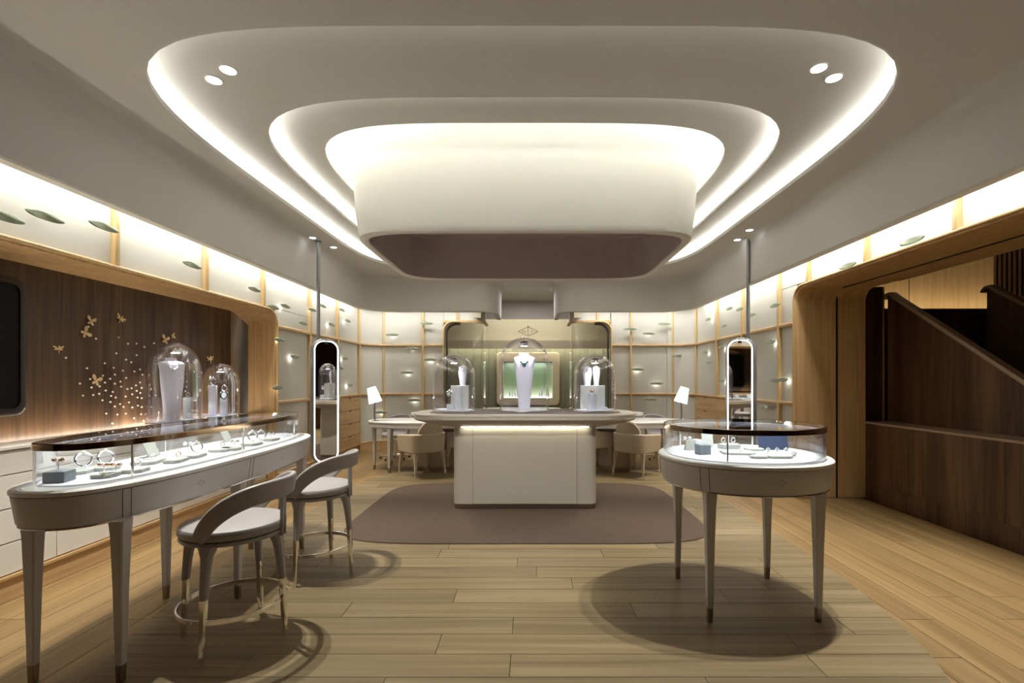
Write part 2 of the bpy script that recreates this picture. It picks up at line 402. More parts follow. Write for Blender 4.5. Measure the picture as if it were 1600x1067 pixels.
# ================================================================== BULKHEAD
BZ = 2.727
def bulk_path(side):
    p = [(-3.05, -2.5), (-3.05, 8.55)]+arc(-2.5, 8.57, .55, 180, 90, 10)+[(-1.0, 9.12)]+arc(-1.0, 9.5, .38, 90-180, 0, 10)[0:]
    # arc above turns the free end back into the rear room
    p += [(-.62, 10.4)]
    if side > 0: p = [(mx(x), y) for x, y in p]
    return p
def offset_path(p, d):
    out = []
    for i in range(len(p)):
        a = Vector(p[max(i-1, 0)]); b = Vector(p[min(i+1, len(p)-1)]); t = (b-a).normalized(); n = Vector((-t.y, t.x))
        out.append((p[i][0]+n.x*d, p[i][1]+n.y*d))
    return out
for side in (-1, 1):
    p = bulk_path(side)
    sg = -side     # offset direction away from the room's middle
    # section: (outward offset, z)
    sec = [(-.11, 3.352), (-.06, 3.345), (-.025, 3.32), (-.005, 3.28), (0, 3.22), (0, BZ+.012), (.01, BZ), (.085, BZ), (.095, BZ+.01), (.095, 3.34)]
    loops = []
    off_p = {}
    for d, z in sec:
        op = offset_path(p, d*sg)
        off_p[(d, z)] = [(x, y, z) for x, y in op]
    mb = MB(); keys = [off_p[k] for k in sec]
    n = len(p)
    b = 0
    for ring in keys: mb.v.extend(ring)
    for i in range(len(keys)-1):
        for k in range(n-1): mb.f.append((i*n+k, i*n+k+1, (i+1)*n+k+1, (i+1)*n+k))
    struct(mb.build('trim_1' if side < 0 else 'trim_2', M['ceil']))
# beam and rear-room ceiling
struct(MB().bb(-2.9, 2.8, 11.7, 11.8, 2.92, 3.36).build('trim_3', M['ceil'], smooth=False))
struct(MB().bb(-2.9, 2.8, 9.16, 13.6, 3.35, 3.45).build('ceiling_rear', M['ceil'], smooth=False))

# ================================================================== WALLS WITH PANELS
M1, M2, BB = 2.13, 1.143, .2
def rounded_bar_h(mb, x, y0, y1, z, w=.042, d=.03, nx=1): pass
wl = struct(MB().bb(-3.98, -3.86, -2.6, 9.95, -.02, 3.4).build('wall_left', M['cream'], smooth=False))
MB().bb(-3.86, -3.34, -2.6, 5.9, 2.42, 3.35).bb(-3.86, -3.34, 5.9, 6.31, 2.42, 3.35).bb(-3.86, -3.34, 6.31, 9.95, 0, 3.35).build('wall_backing', M['cream'], wl, smooth=False)
wr = struct(MB().bb(RWX+.04, RWX+.16, 5.98, 9.95, 0, 3.35).build('wall_right', M['cream'], smooth=False))
struct(MB().bb(RWX+.04, 4.6, -2.6, 5.98, 2.67, 3.35).build('wall_right_header', M['cream'], smooth=False))
wf = struct(MB().bb(-3.35, -1.78, FARY+.04, FARY+.16, 0, 3.35).bb(1.68, 3.3, FARY+.04, FARY+.16, 0, 3.35).bb(-1.78, -1.0, FARY+.04, FARY+.16, 2.70, 3.35).bb(.9, 1.68, FARY+.04, FARY+.16, 2.70, 3.35).build('wall_far', M['cream'], smooth=False))
struct(MB().bb(-4.0, 7.6, -2.75, -2.6, 0, 3.4).build('wall_near', M['dwood'], smooth=False))
ZT = 3.18
def cell_left(y0, y1, z0, z1, X=LWX, par=wl, s=1):
    a = X-s*.02; MB().bb(min(a-.012*s, a), max(a-.012*s, a), y0+.003, y1-.003, z0+.003, z1-.003).build('panel', M['panel'], par, bevel=.002)
def post_left(y, z0, z1, X=LWX, par=wl, s=1, w=.045):
    MB().bb(X-.028, X+.028, y-w/2, y+w/2, z0, z1).build('mullion', M['mull'], par, bevel=.014, seg=3)
def rail_left(z, y0, y1, X=LWX, par=wl, w=.045):
    MB().bb(X-.024, X+.024, y0, y1, z-w/2, z+w/2).build('rail', M['lwoodh'], par, bevel=.013, seg=3)
LT, RT = 2.34, 2.575
postsL = [-1.4, -.4, .65, 1.7, 2.76, 3.82, 4.88, 5.935]
for a, b in zip(postsL[:-1], postsL[1:]): cell_left(a, b, LT, ZT)
cell_left(5.935, 7.19, LT+.03, ZT); cell_left(6.25, 7.19, M1, LT+.03)
for yv in postsL: post_left(yv, LT, ZT)
lowL = [6.25, 7.19, 8.22, 9.27]
for i, (a, b) in enumerate(zip(lowL[:-1], lowL[1:])):
    if i: cell_left(a, b, M1, ZT)
    cell_left(a, b, M2, M1)
    if i < 2: cell_left(a, b, BB, M2)
for yv in lowL[1:]: post_left(yv, BB if yv < 9 else 0.16, ZT)
rail_left(M1, 6.25, 9.27); rail_left(M2, 6.25, 9.27); rail_left(BB, 6.25, 9.27, w=.03)
postsR = [-1.6, -.6, .45, 1.52, 2.58, 3.65, 4.63, 5.60]
for a, b in zip(postsR[:-1], postsR[1:]): cell_left(a, b, RT, ZT, RWX, wr, -1)
cell_left(5.60, 6.25, RT+.03, ZT, RWX, wr, -1); cell_left(5.88, 6.25, M1, RT+.03, RWX, wr, -1)
for yv in postsR: post_left(yv, RT, ZT, RWX, wr)
lowR = [5.88, 6.25, 7.32, 8.33, 9.37]
for i, (a, b) in enumerate(zip(lowR[:-1], lowR[1:])):
    if i: cell_left(a, b, M1, ZT, RWX, wr, -1)
    cell_left(a, b, M2, M1, RWX, wr, -1)
    if i < 2: cell_left(a, b, BB, M2, RWX, wr, -1)
for yv in lowR[1:]: post_left(yv, BB, ZT, RWX, wr)
for z in (M1, M2): rail_left(z, 5.88, 9.37, RWX, wr)
rail_left(BB, 5.88, 9.37, RWX, wr, w=.03)
# wooden drawer units let into the side walls
def drawer_unit(x, s, ya, yb, label):
    t = thing('drawer_cabinet', label, 'cabinet', (x, (ya+yb)/2, 0))
    h = (yb-ya)/2-.025
    MB().bb(-.02, .02, -h, h, .16, M2-.03).build('carcass', M['lwoodh'], t, smooth=False)
    zz = [.17, .405, .64, .875, M2-.035]
    for a, b in zip(zz[:-1], zz[1:]):
        d = MB().bb(.02*s-.012, .02*s+.012, -h, h, a+.006, b-.006).build('drawer', M['lwoodh'], t, bevel=.002)
        MB().bb(.034*s-.004, .034*s+.004, -.05, .05, b-.02, b-.006).build('pull', M['black'], d, smooth=False)
drawer_unit(LWX-.01, 1, 8.22, 9.27, 'light wood drawer cabinet in the left wall behind the illuminated mirror')
drawer_unit(RWX+.01, -1, 8.33, 9.37, 'light wood drawer cabinet in the right wall, nearer the far corner')
drawer_unit(RWX+.01, -1, 7.32, 8.33, 'light wood drawer cabinet in the right wall behind the mirror')
# curved corners
def bent(pathpts, z0, z1, name, mat, par, th=.012, bevel=0):
    a = pathpts; b = offset_path(pathpts, th)
    lo = [[(p[0], p[1], z0), (q[0], q[1], z0), (q[0], q[1], z1), (p[0], p[1], z1)] for p, q in zip(a, b)]
    return MB().loft(lo).build(name, mat, par, bevel=bevel)
cornL = arc(-2.82, 9.27, .48, 180, 90, 12); cornR = arc(2.79, 9.27, .46, 0, 90, 12)
for pth, sgn in ((cornL, 1), (cornR, -1)):
    inner = [(x, y) for x, y in pth]
    for z0, z1 in ((M1, ZT), (M2, M1), (BB, M2)):
        bent(offset_path(inner, .02*sgn), z0+.003, z1-.003, 'panel', M['panel'], wf, .012*sgn)
    for z in (M1, M2, BB):
        w2 = .022 if z > .3 else .015
        bent(offset_path(inner, -.024*sgn), z-w2, z+w2, 'rail', M['lwoodh'], wf, .048*sgn, bevel=.012)
    bent(offset_path(inner, -.02*sgn), -.01, BB-.015, 'baseboard', M['lwoodh'], wf, .04*sgn)
# far wall cells
def cell_far(x0, x1, z0, z1): MB().bb(x0+.003, x1-.003, FARY+.02, FARY+.032, z0+.003, z1-.003).build('panel', M['panel'], wf, bevel=.002)
def post_far(x, z0, z1): MB().bb(x-.022, x+.022, FARY-.026, FARY+.026, z0, z1).build('mullion', M['mull'], wf, bevel=.014, seg=3)
def rail_far(z, x0, x1, w=.022): MB().bb(x0, x1, FARY-.022, FARY+.022, z-w, z+w).build('rail', M['lwoodh'], wf, bevel=.013, seg=3)
PZ = 2.62      # top of the glazed openings
for xs in ([-2.97, -2.17, -1.75], [2.90, 2.05, 1.63]):
    for z0, z1 in ((M1, ZT), (M2, M1), (BB, M2)):
        for a, b in zip(xs[:-1], xs[1:]): cell_far(min(a, b), max(a, b), z0, z1)
    for x in xs[:2]: post_far(x, 0, ZT)
    for z in (M1, M2): rail_far(z, min(xs), max(xs))
    rail_far(BB, min(xs), max(xs), .015)
    MB().bb(min(xs), max(xs), FARY-.02, FARY+.02, -.01, BB-.015).build('baseboard', M['lwoodh'], wf, smooth=False)
# header over each opening ends in a rounded return
for s in (-1, 1):
    X = (lambda x: x) if s < 0 else mx
    pth = [(X(-1.75), FARY), (X(-1.25), FARY)]+[(X(x), y) for x, y in arc(-1.25, 10.07, .32, -90, 0, 8)]+[(X(-.93), 10.4)]
    sg = 1 if s < 0 else -1
    bent(offset_path(pth, .02*sg), PZ, ZT, 'panel', M['panel'], wf, .012*sg)
    bent(offset_path(pth, -.026*sg), PZ-.03, PZ+.015, 'rail', M['lwoodh'], wf, .052*sg, bevel=.012)
    post_far(X(-1.47), PZ, ZT)
    # rounded wooden portal frame
    fp = [(X(-1.42), PZ-.005)]+[(X(x), z) for x, z in arc(-1.56, PZ-.195, .19, 90, 180, 8)]+[(X(-1.75), 0)]
    mb = MB(); mb.sweep([(Vector((x, FARY-.01, z)), Vector((0, .035, 0)), (Vector((X(-1.3), 0, 1.9))-Vector((x, 0, z))).normalized()*.018) for x, z in fp]); mb.build('portal_frame', M['mull'], wf)
    fp2 = [(X(-1.42), PZ-.05)]+[(X(x), z) for x, z in arc(-1.5, PZ-.24, .19, 90, 180, 8)]+[(X(-1.69), 0)]
    mb = MB(); mb.sweep([(Vector((x, FARY+.04, z)), Vector((0, .06, 0)), (Vector((X(-1.3), 0, 1.9))-Vector((x, 0, z))).normalized()*.02) for x, z in fp2]); mb.build('dark_reveal', M['frame_b'], wf)
    # curved glass pane
    gp = [(X(-1.67), FARY+.05), (X(-1.25), FARY+.05)]+[(X(x), y) for x, y in arc(-1.25, 10.1, .30, -90, 0, 10)]+[(X(-.95), 10.35)]
    struct(bent(gp, .12, PZ-.05, 'window_1' if s < 0 else 'window_2', M['glassc'], None, .012*sg))

# leaf ornaments standing off the panels: (depth or x along wall, height)
def at(px, py, plane, v):
    """photo measurement -> point on a vertical plane x=v or y=v"""
    u, w_ = (px-828)/750, (592-py)/750
    Y = v/u if plane == 'x' else v
    return Vector((u*Y, Y, CH+w_*Y))
leaf_me = MB().loft([[(.135*math.cos(t)*s, y_, .028*math.sin(t)*s) for t in [2*PI*k/20 for k in range(20)]] for s, y_ in ((.9, -.004), (1, 0), (.9, .004))]).build('leaf_mesh_source', M['leaf']).data
bpy.data.objects.remove(bpy.data.objects['leaf_mesh_source'])
def leaf(p, normal, par, glow):
    o = bpy.data.objects.new('leaf_ornament', leaf_me); col.objects.link(o); o.parent = par
    ang = 0 if abs(normal[1]) else PI/2
    o.rotation_euler.z = ang; o.location = p+Vector(normal)*.075
    MB().tube([(0, .0, 0), (0, .09 if normal[1] else (.09 if normal[0] > 0 else -.09), 0)], .004, 6).build('stem', M['chrome'], o)
    if glow: light('POINT', 'ornament_glow', p+Vector(normal)*.032+Vector((0, 0, -.02)), glow, (1, .95, .86), size=.02)
for px, py, gl in ((8,338,0), (75,338,0), (166,354,0), (303,414,0), (400,452,.1), (430,480,0), (448,478,.8), (476,505,0), (490,484,.3), (506,478,0), (520,507,.6), (536,484,0), (545,501,.6),
                   (439,531,.3), (463,557,.9), (541,560,.8), (534,575,0), (436,606,.3), (549,602,.9)):
    p = at(px, py, 'x', LWX+.07); p.x = LWX-.02; leaf(p, (1, 0, 0), wl, gl*.33)
for px, py, gl in ((1105,499,.6), (1129,509,0), (1138,482,0), (1154,483,.2), (1209,477,.2), (1172,492,0), (1100,551,.6), (1105,566,0), (1125,543,.6), (1126,595,.8), (1202,534,.9), (1209,594,.5), (1191,636,0), (1221,593,.8), (1322,415,0), (1422,376,0)):
    p = at(px, py, 'x', RWX-.07); p.x = RWX+.02; leaf(p, (-1, 0, 0), wr, gl*.33)
for px, py, gl in ((613,523,.6), (667,505,0), (644,545,.2), (636,582,.9), (672,562,.9), (647,625,.9), (596,644,.9), (985,514,.5), (1014,521,.4), (1038,506,0), (1059,556,.9), (996,577,.9), (1026,599,.9), (1017,624,.1)):
    p = at(px, py, 'y', FARY-.05); p.y = FARY+.02
    if px in (596, 1059): p.y = FARY+.0
    leaf(p, (0, -1, 0), wf, gl*.33)

# ================================================================== LEFT NICHE
def tunnel(x0, x1, yj, zt, r, th, name, mat, par, y_near=-2.5):
    p = [(y_near, zt)]+[(yy, zz) for yy, zz in arc(yj-r, zt-r, r, 90, 0, 10)]+[(yj, 0)]
    q = offset_path(p, th)
    lo = [[(x0, a[0], a[1]), (x1, a[0], a[1]), (x1, b[0], b[1]), (x0, b[0], b[1])] for a, b in zip(p, q)]
    return MB().loft(lo).build(name, mat, par, bevel=.006)
NX = -3.78
tunnel(NX, LWX, 6.22, 2.31, .2, .05, 'niche_lining', M['lwood'], wl)
tunnel(LWX-.005, LWX+.03, 6.235, 2.325, .21, .022, 'niche_edge', M['mull'], wl)
MB().bb(NX-.06, NX, -2.5, 6.2, 0, 2.33).build('veneer_panel', M['dwood'], wl, smooth=False)
# quarter round at the end of the dark veneer
MB().loft([[(NX+.002, 6.22-.16, z), (NX+.02, 6.22-.09, z), (NX+.06, 6.22-.03, z), (NX+.13, 6.218, z), (NX-.01, 6.22, z)] for z in (1.0, 2.3)]).build('corner_cove', M['bronze'], wl)
# cabinets
xc = -3.40
pl = struct(MB().bb(NX, xc, -2.5, 6.19, 0, .15).bb(NX, xc+.02, -2.5, 6.19, .15, .168).build('baseboard_left', M['lwoodh'], smooth=False))
edges = [-1.35, -.39, .57, 1.53, 2.49, 3.45, 4.41, 5.37, 6.19]
zz = [.172, .378, .602, .824]
for i, (a, b) in enumerate(zip(edges[:-1], edges[1:])):
    if b < 1.2: continue
    nm = ['nearest the camera end', 'second along the niche', 'under the hanging dark mirror', 'behind the middle of the long showcase', 'behind the far half of the long showcase', 'against the far jamb of the niche'][min(5, max(0, i-2))]
    t = thing('drawer_cabinet', 'white drawer cabinet in the left niche, '+nm, 'cabinet', (xc, (a+b)/2, 0), 0, 'white cabinets in the left niche')
    h = (b-a)/2
    MB().bb(NX-xc+.01, -.022, -h+.001, h-.001, .168, .985).build('carcass', M['cab'], t, smooth=False)
    for z0, z1 in zip(zz, zz[1:]+[.985]):
        MB().bb(-.022, 0, -h+.002, h-.002, z0+.004, z1-.004).build('drawer', M['cab'], t, bevel=.002)
tag(MB().bb(NX+.13, xc+.012, -1.35, 6.19, .986, 1.01).build('countertop', M['cab'], bevel=.004), 'long pale countertop over the white drawer cabinets in the left niche', 'countertop')
MB().bb(NX+.06, NX+.10, 1.0, 6.0, .988, .998).build('light_strip', M['ledwarm'], wl, smooth=False)
# hanging dark mirror at the left edge
t = thing('wall_mirror', 'dark rounded rectangular wall mirror cut by the left edge of the photo', 'mirror', (-3.70, 2.9, 1.68))
def rrect(hx, hz, r, x, n=8):
    out = []
    for cx_, cz_, a0 in ((hx-r, hz-r, 0), (-hx+r, hz-r, 90), (-hx+r, -hz+r, 180), (hx-r, -hz+r, 270)):
        for a, b in arc(cx_, cz_, r, a0, a0+90, n): out.append((x, a, b))
    return out
MB().loft([rrect(.56, .47, .08, -.01), rrect(.58, .49, .08, .0), rrect(.58, .49, .08, .05), rrect(.565, .475, .075, .062), rrect(.53, .44, .06, .062), rrect(.53, .44, .06, .05)]).build('frame', M['frame_b'], t)
MB().loft([rrect(.528, .438, .06, .05), rrect(.528, .438, .06, .054)]).build('glass', M['blackg'], t)
t2 = tag(MB().loft([[(-3.77+dx, 2.75+.68*s*math.cos(2*PI*k/48), 1.66+.60*s*math.sin(2*PI*k/48)) for k in range(48)] for dx, s in ((0, .98), (.02, 1), (.045, .99), (.05, .95))]).build('mirror_backplate', M['bronze']), 'round bronze plate showing above and below the dark wall mirror', 'wall ornament')

# butterflies, fairies and crystals
def insect(px, py, size, rot, kind, label):
    p = at(px, py, 'x', NX+.02); p.x = NX+.012
    size *= .9
    t = thing(kind, label, 'wall ornament', p, 0, 'golden insects on the niche wall')
    t.rotation_euler = (math.radians(rot), 0, 0)
    def wing(pts, a):
        m = MB(); lo0 = [(0.004, y_*size, z_*size) for y_, z_ in pts]; lo1 = [(.008, y_*size, z_*size) for y_, z_ in pts]
        o = m.loft([lo0, lo1]).build('wing', M['gold'], t); o.rotation_euler.z = a; return o
    if kind == 'butterfly':
        for s in (-1, 1):
            wing([(0, .02*s), (.25, .12*s), (.7, .35*s), (.9, .75*s), (.65, .95*s), (.3, .85*s), (.08, .45*s)][::s], 0)
            wing([(0, .0), (-.1, .3*s), (-.35, .6*s), (-.65, .55*s), (-.6, .2*s), (-.3, .02*s)][::s], 0)
        MB().tube([(.01, -.35*size, 0), (.01, .4*size, 0)], [.05*size, .06*size], 6).build('insect_body', M['gold'], t)
    else:
        for s in (-1, 1):
            wing([(0, 0), (.35, .35*s+.1), (.55, .9*s), (.3, .95*s), (.05, .4*s)], 0)
            wing([(-.1, 0), (-.25, .5*s), (-.15, .8*s), (.02, .6*s), (.02, .1*s)], 0)
        MB().tube([(.01, -.9*size, 0), (.01, -.2*size, 0), (.01, .45*size, 0), (.012, .55*size, 0)], [.03*size, .07*size, .09*size, .12*size], 7).build('insect_body', M['gold'], t)
insect(92, 545, .050, 90, 'dragonfly', 'small gold dragonfly leftmost on the dark niche wall')
insect(134, 520, .058, 30, 'butterfly', 'gold butterfly with both wings spread, lower of the touching pair')
insect(143, 502, .052, 75, 'butterfly', 'gold butterfly with raised wings, upper of the touching pair')
insect(189, 498, .060, 60, 'dragonfly', 'gold dragonfly right of the butterfly pair, high on the wall')
insect(151, 595, .060, 70, 'butterfly', 'gold butterfly alone among the crystal dots left of the tall dome')
insect(259, 531, .060, 75, 'butterfly', 'gold butterfly perched just above the tall glass dome')
insect(271, 525, .035, 20, 'butterfly', 'tiny gold butterfly right of and above the tall dome')
insect(329, 561, .065, 95, 'dragonfly', 'gold dragonfly just above the smaller glass dome')
dots = [(392,202),(452,295),(217,444),(629,285),(702,335),(769,334),(830,360),(905,331),(611,410),(770,424),(687,459),(728,480),(521,487),(382,526),(591,523),(661,545),(752,552),(796,536),(815,577),(866,577),
(407,611),(326,645),(507,584),(600,576),(563,609),(688,602),(522,638),(599,647),(643,631),(649,670),(796,637),(764,660),(809,680),(481,667),(417,676),(528,700),(583,711),(477,725),(431,735),(350,740),(698,688),(730,682),(770,703),(798,720),
(570,742),(606,755),(684,747),(735,730),(777,755),(809,760),(502,776),(565,790),(640,805),(599,825),(667,828),(710,793),(736,832),(779,818),(809,829),(532,880),(620,887),(685,880),(749,917),(804,885),(580,957),(822,937),(870,655),(882,690),(868,742),(884,828),(943,870),(841,887),(1115,722),(1130,672),(1158,672),(1132,628),(1160,630),(1136,575),(1158,573),(1150,705)]
dot_me = MB().ball((0, 0, 0), .0085, 6).build('crystal_src', M['crystal']).data
bpy.data.objects.remove(bpy.data.objects['crystal_src'])
for u, v in dots:
    p = at(60+u/5, 470+v/5, 'x', NX+.008); p.x = NX+.006
    o = bpy.data.objects.new('crystal', dot_me); col.objects.link(o); o.parent = wl; o.location = p

# ================================================================== RIGHT SIDE: OPENING AND STAIR
tunnel(RWX, 4.1, 5.86, 2.545, .16, .05, 'opening_lining', M['lwood'], wr)
tunnel(RWX-.03, RWX+.005, 5.875, 2.56, .17, .022, 'opening_edge', M['mull'], wr)
MB().bb(3.735, 3.75, -2.5, 5.855, 2.535, 2.549).bb(3.735, 3.75, 5.848, 5.862, 0, 2.54).build('door_track', M['black'], wr, smooth=False)
LX = 4.1
# low balustrade panelling
st = thing('stair_parapet', 'low walnut parapet wall beside the oak floor, running under the stair', 'stair wall', (LX, 0, 0))
for i in range(9):
    a = -2.3+i*.92
    MB().bb(0, .04, a+.002, min(a+.92, 5.93)-.002, .2, .905).build('veneer_panel', M['stairwood'], st, smooth=False)
MB().bb(.004, .04, -2.3, 5.93, -.02, .198).build('skirting', M['stairwood'], st, smooth=False)
MB().bb(-.006, .34, -2.3, 5.95, .905, .93).build('ledge', M['cap'], st, bevel=.006)
UX = 4.42
def slope_z(y, y0=5.98, z0=2.49, k=.665): return z0-(y0-y)*k
def flight(x, y0, z0, ytop, name, label, yn=-1.2, k=.665, ztop=2.49):
    t = thing(name, label, 'stair wall', (x, 0, 0))
    ys = [ytop-i*.9 for i in range(20) if ytop-i*.9 > yn]+[yn]
    for b, a in zip(ys[:-1], ys[1:]):
        za, zb = max(.95, slope_z(a, ytop, ztop, k)), slope_z(b, ytop, ztop, k)
        if zb <= .96: break
        MB().loft([[(xx, a+.001, .93), (xx, b-.001, .93), (xx, b-.001, zb), (xx, a+.001, max(za, .94))] for xx in (0, .06)]).build('veneer_panel', M['stairwood'], t, smooth=False)
    yend = ytop-(ztop-.97)/k
    pts = [(ytop+.06, ztop-.03), (ytop+.03, ztop+.0), (ytop-.04, ztop+.005), (ytop-.12, ztop-.12*k+.02), (yend, .97+.02)]
    MB().sweep([(Vector((.03, a, b)), Vector((.05, 0, 0)), Vector((0, -.4, .7))*.026) for a, b in pts]).build('handrail', M['cap'], t)
    return t
flight(UX, 0, 0, 5.93, 'stair_balustrade', 'sloping walnut stair balustrade with pale handrail, nearer flight')
flight(5.35, 0, 0, 5.62, 'stair_balustrade', 'darker walnut stair balustrade behind, far flight at the right edge', ztop=2.52)
# jamb post and dark return
tag(MB().bb(4.0, 4.40, 5.99, 6.02, .93, 2.6).build('return_panel', M['dwood'], smooth=False), 'narrow dark walnut return panel between the opening jamb and the stair', 'wall panel')
tag(MB().bb(4.405, 4.435, 6.0, 6.03, .93, 2.6).build('timber_post', M['lwood'], bevel=.006), 'slim light wooden post at the top end of the stair balustrade', 'post')
# far side of the stair well
sw = struct(MB().bb(4.3, 7.4, 6.75, 6.85, 0, 2.44).build('wall_stair', M['dwood'], smooth=False))
MB().bb(4.3, 7.4, 6.86, 6.885, 2.40, 2.41).build('light_strip', emit('led_stair', WARM, 22), sw, smooth=False)
for x0, x1 in ((4.3, 5.62), (5.63, 6.95)):
    MB().bb(x0+.003, x1-.003, 7.12, 7.15, 2.0, 3.35).build('wood_panel', M['ywood'], sw, smooth=False)
rw = struct(MB().bb(6.5, 6.58, 2.0, 6.72, 0, 3.35).build('wall_stair_side', M['dwood'], smooth=False))
mb = MB()
for i in range(46): mb.bb(6.47, 6.5, 3.6+i*.068, 3.6+i*.068+.04, 2.55, 3.35)
o = mb.build('rib_cladding', M['dwood'], rw, smooth=False); o['kind'] = 'stuff'
struct(MB().bb(4.0, 7.6, 7.2, 7.3, 0, 3.4).build('wall_stair_end', M['cream'], smooth=False))
struct(MB().bb(7.5, 7.6, -2.6, 7.3, 0, 3.4).build('wall_stair_outer', M['dwood'], smooth=False))

# ================================================================== REAR ROOM
RY = 12.6
rr = struct(MB().bb(-2.9, 2.8, RY, RY+.1, 0, 3.35).build('wall_rear', M['cream'], smooth=False))
struct(MB().bb(-2.98, -2.9, 9.9, RY, 0, 3.35).bb(2.8, 2.88, 9.9, RY, 0, 3.35).build('wall_rear_side', M['cream'], smooth=False))
# cove over ribbed panels
MB().bb(-2.3, 2.2, RY-.40, RY-.36, 2.22, 2.40).build('cove_fascia', M['cream'], rr, smooth=False)
MB().bb(-2.3, 2.2, RY-.40, RY-.005, 2.40, 2.43).build('cove_top', M['cream'], rr, smooth=False)
MB().bb(-2.2, 2.1, RY-.33, RY-.28, 2.385, 2.395).build('light_strip', emit('led_rear', (1, .95, .82), 22), rr, smooth=False)
for i in range(22):
    x = -2.28+i*.2
    MB().bb(x+.004, x+.196, RY-.03, RY-.002, .1, 2.38).build('tall_panel', M['rib'], rr, bevel=.006)
# central lit showcase niche
t = thing('wall_showcase', 'cream rounded wall showcase with green backdrop seen behind the central dome', 'showcase', (CX+.0, RY-.16, 0))
def rr2(hx, z0, z1, r, y_): return [(a, y_, (z0+z1)/2+b) for _, a, b in rrect(hx, (z1-z0)/2, r, 0)]
MB().loft([rr2(.80, .78, 2.12, .1, .1), rr2(.82, .76, 2.14, .1, .0), rr2(.80, .78, 2.12, .1, -.06), rr2(.63, .96, 1.90, .02, -.06), rr2(.63, .96, 1.90, .02, .06)], cap1=False).build('surround', M['cream'], t)
MB().bb(-.63, .63, .05, .07, .96, 1.90).build('backdrop', M['green'], t, smooth=False)
MB().bb(-.62, .62, -.05, .05, .96, .985).build('shelf', emit('shelf_glow', (1, 1, .94), 1.6), t, smooth=False)
light('AREA', 'showcase_lamp', (CX, RY-.2, 1.88), 9, (1, .98, .9), size=1.1, size_y=.05)
for i, (dx, h) in enumerate(((-.47, .22), (-.40, .14), (-.33, .17), (-.27, .1), (.30, .12), (.36, .26), (.47, .18), (.53, .12))):
    q = tag(MB().lathe([(.022, 0), (.022, h*.7), (.006, h*.72), (.006, h), (.014, h+.01), (.001, h+.03)], n=12).build('display_stand', M['felt'], loc=(CX+dx, RY-.16, .986)),
        'small white display post in the green wall showcase, '+['leftmost, tall', 'second from left, short', 'third from left', 'just left of the central bust', 'just right of the central bust, short', 'tallest, right of the central bust', 'second from right', 'rightmost, short'][i], 'display stand', 'display posts in the green showcase')
# emblem on the upper wall
em = thing('wall_emblem', 'diamond shaped emblem with letters on the cream wall above the central dome', 'emblem', (CX+.0, RY-.012, 2.70))
def bar(mb, a, b, w_=.008):
    mb.tube([(a[0], 0, a[1]), (b[0], 0, b[1])], w_, 4)
mb = MB(); dd = [(-.26, 0), (0, .12), (.26, 0), (0, -.12)]
for i in range(4): bar(mb, dd[i], dd[(i+1) % 4], .004)
mb.build('diamond_outline', M['bronze'], em)
mb = MB(); bar(mb, (0, -.13), (0, .15), .004); bar(mb, (-.02, .12), (0, .15), .003); bar(mb, (.02, .12), (0, .15), .003); mb.build('column_mark', M['bronze'], em)
def text(s_, loc, size, mat, parent, rot=(PI/2, 0, 0)):
    c = bpy.data.curves.new('lettering', 'FONT'); c.body = s_; c.size = size; c.extrude = .001; c.align_x = 'CENTER'; c.align_y = 'CENTER'
    o = bpy.data.objects.new('lettering', c); col.objects.link(o)
    dg = bpy.context.evaluated_depsgraph_get(); me = bpy.data.meshes.new_from_object(o.evaluated_get(dg)); bpy.data.objects.remove(o)
    me.materials.clear(); me.materials.append(mat)
    q = bpy.data.objects.new('lettering', me); col.objects.link(q); q.parent = parent; q.location = loc; q.rotation_euler = rot; return q
text('VC', (-.10, -.003, -.005), .07, M['bronze'], em); text('A', (.10, -.003, -.005), .07, M['bronze'], em)
# desk and chair of the rear room
t = thing('rear_desk', 'low cream desk in the rear room behind the island', 'desk', (CX-.1, 11.7, 0))
MB().loft([se(0, 0, .9, .3, 4, z, 48) for z in (.70, .74)]).build('desktop', M['white'], t, bevel=.005)
MB().loft([se(0, 0, .7, .22, 4, z, 48) for z in (0, .70)]).build('pedestal', M['cream'], t)
light('AREA', 'rear_fill', (CX, 12.0, 3.3), 16, NEUT, size=2.6, size_y=.4)  # added fill without a fitting: lights the rear wall, leaves the beam dark
light('AREA', 'rear_fill', (CX, 10.6, 3.3), 14, (1, .93, .95), size=.8, size_y=.5)  # added pinkish fill, lifts the rear-room ceiling by floor bounce

# ================================================================== RUG
tag(MB().loft([se(CX+.01, 5.43, 1.77-d, 1.22-d, 6, z, 120) for d, z in ((0, .001), (0, .008), (.01, .012))]).build('area_rug', M['rug']), 'mauve brown rounded rug under the white island', 'rug')

# ================================================================== ISLAND
IY = 5.53; IX = CX-.005
t = thing('display_island', 'cream central island counter with oval overhanging top carrying three glass domes', 'counter', (IX, IY, .0125))
def rrl(hx, hy, r, z, n=6):
    out = []
    for cx_, cy_, a0 in ((hx-r, hy-r, 0), (-hx+r, hy-r, 90), (-hx+r, -hy+r, 180), (hx-r, -hy+r, 270)):
        out += [(a, b, z) for a, b in arc(cx_, cy_, r, a0, a0+90, n)]
    return out
MB().loft([rrl(.79, .215, .07, z) for z in (0, .055)]).build('plinth', M['bronze'], t)['label'] = 'brushed metal plinth'
MB().loft([rrl(.796, .225, .08, z) for z in (.055, .9)]).build('pedestal', M['isl'], t)
MB().bb(-.575, .575, -.229, -.224, .058, .898).build('front_panel', M['isl'], t, bevel=.003)
mb = MB(); mb.bb(-.5775, -.5745, -.2262, -.2245, .056, .9).bb(.5745, .5775, -.2262, -.2245, .056, .9); mb.build('panel_joint', M['black'], t, smooth=False)
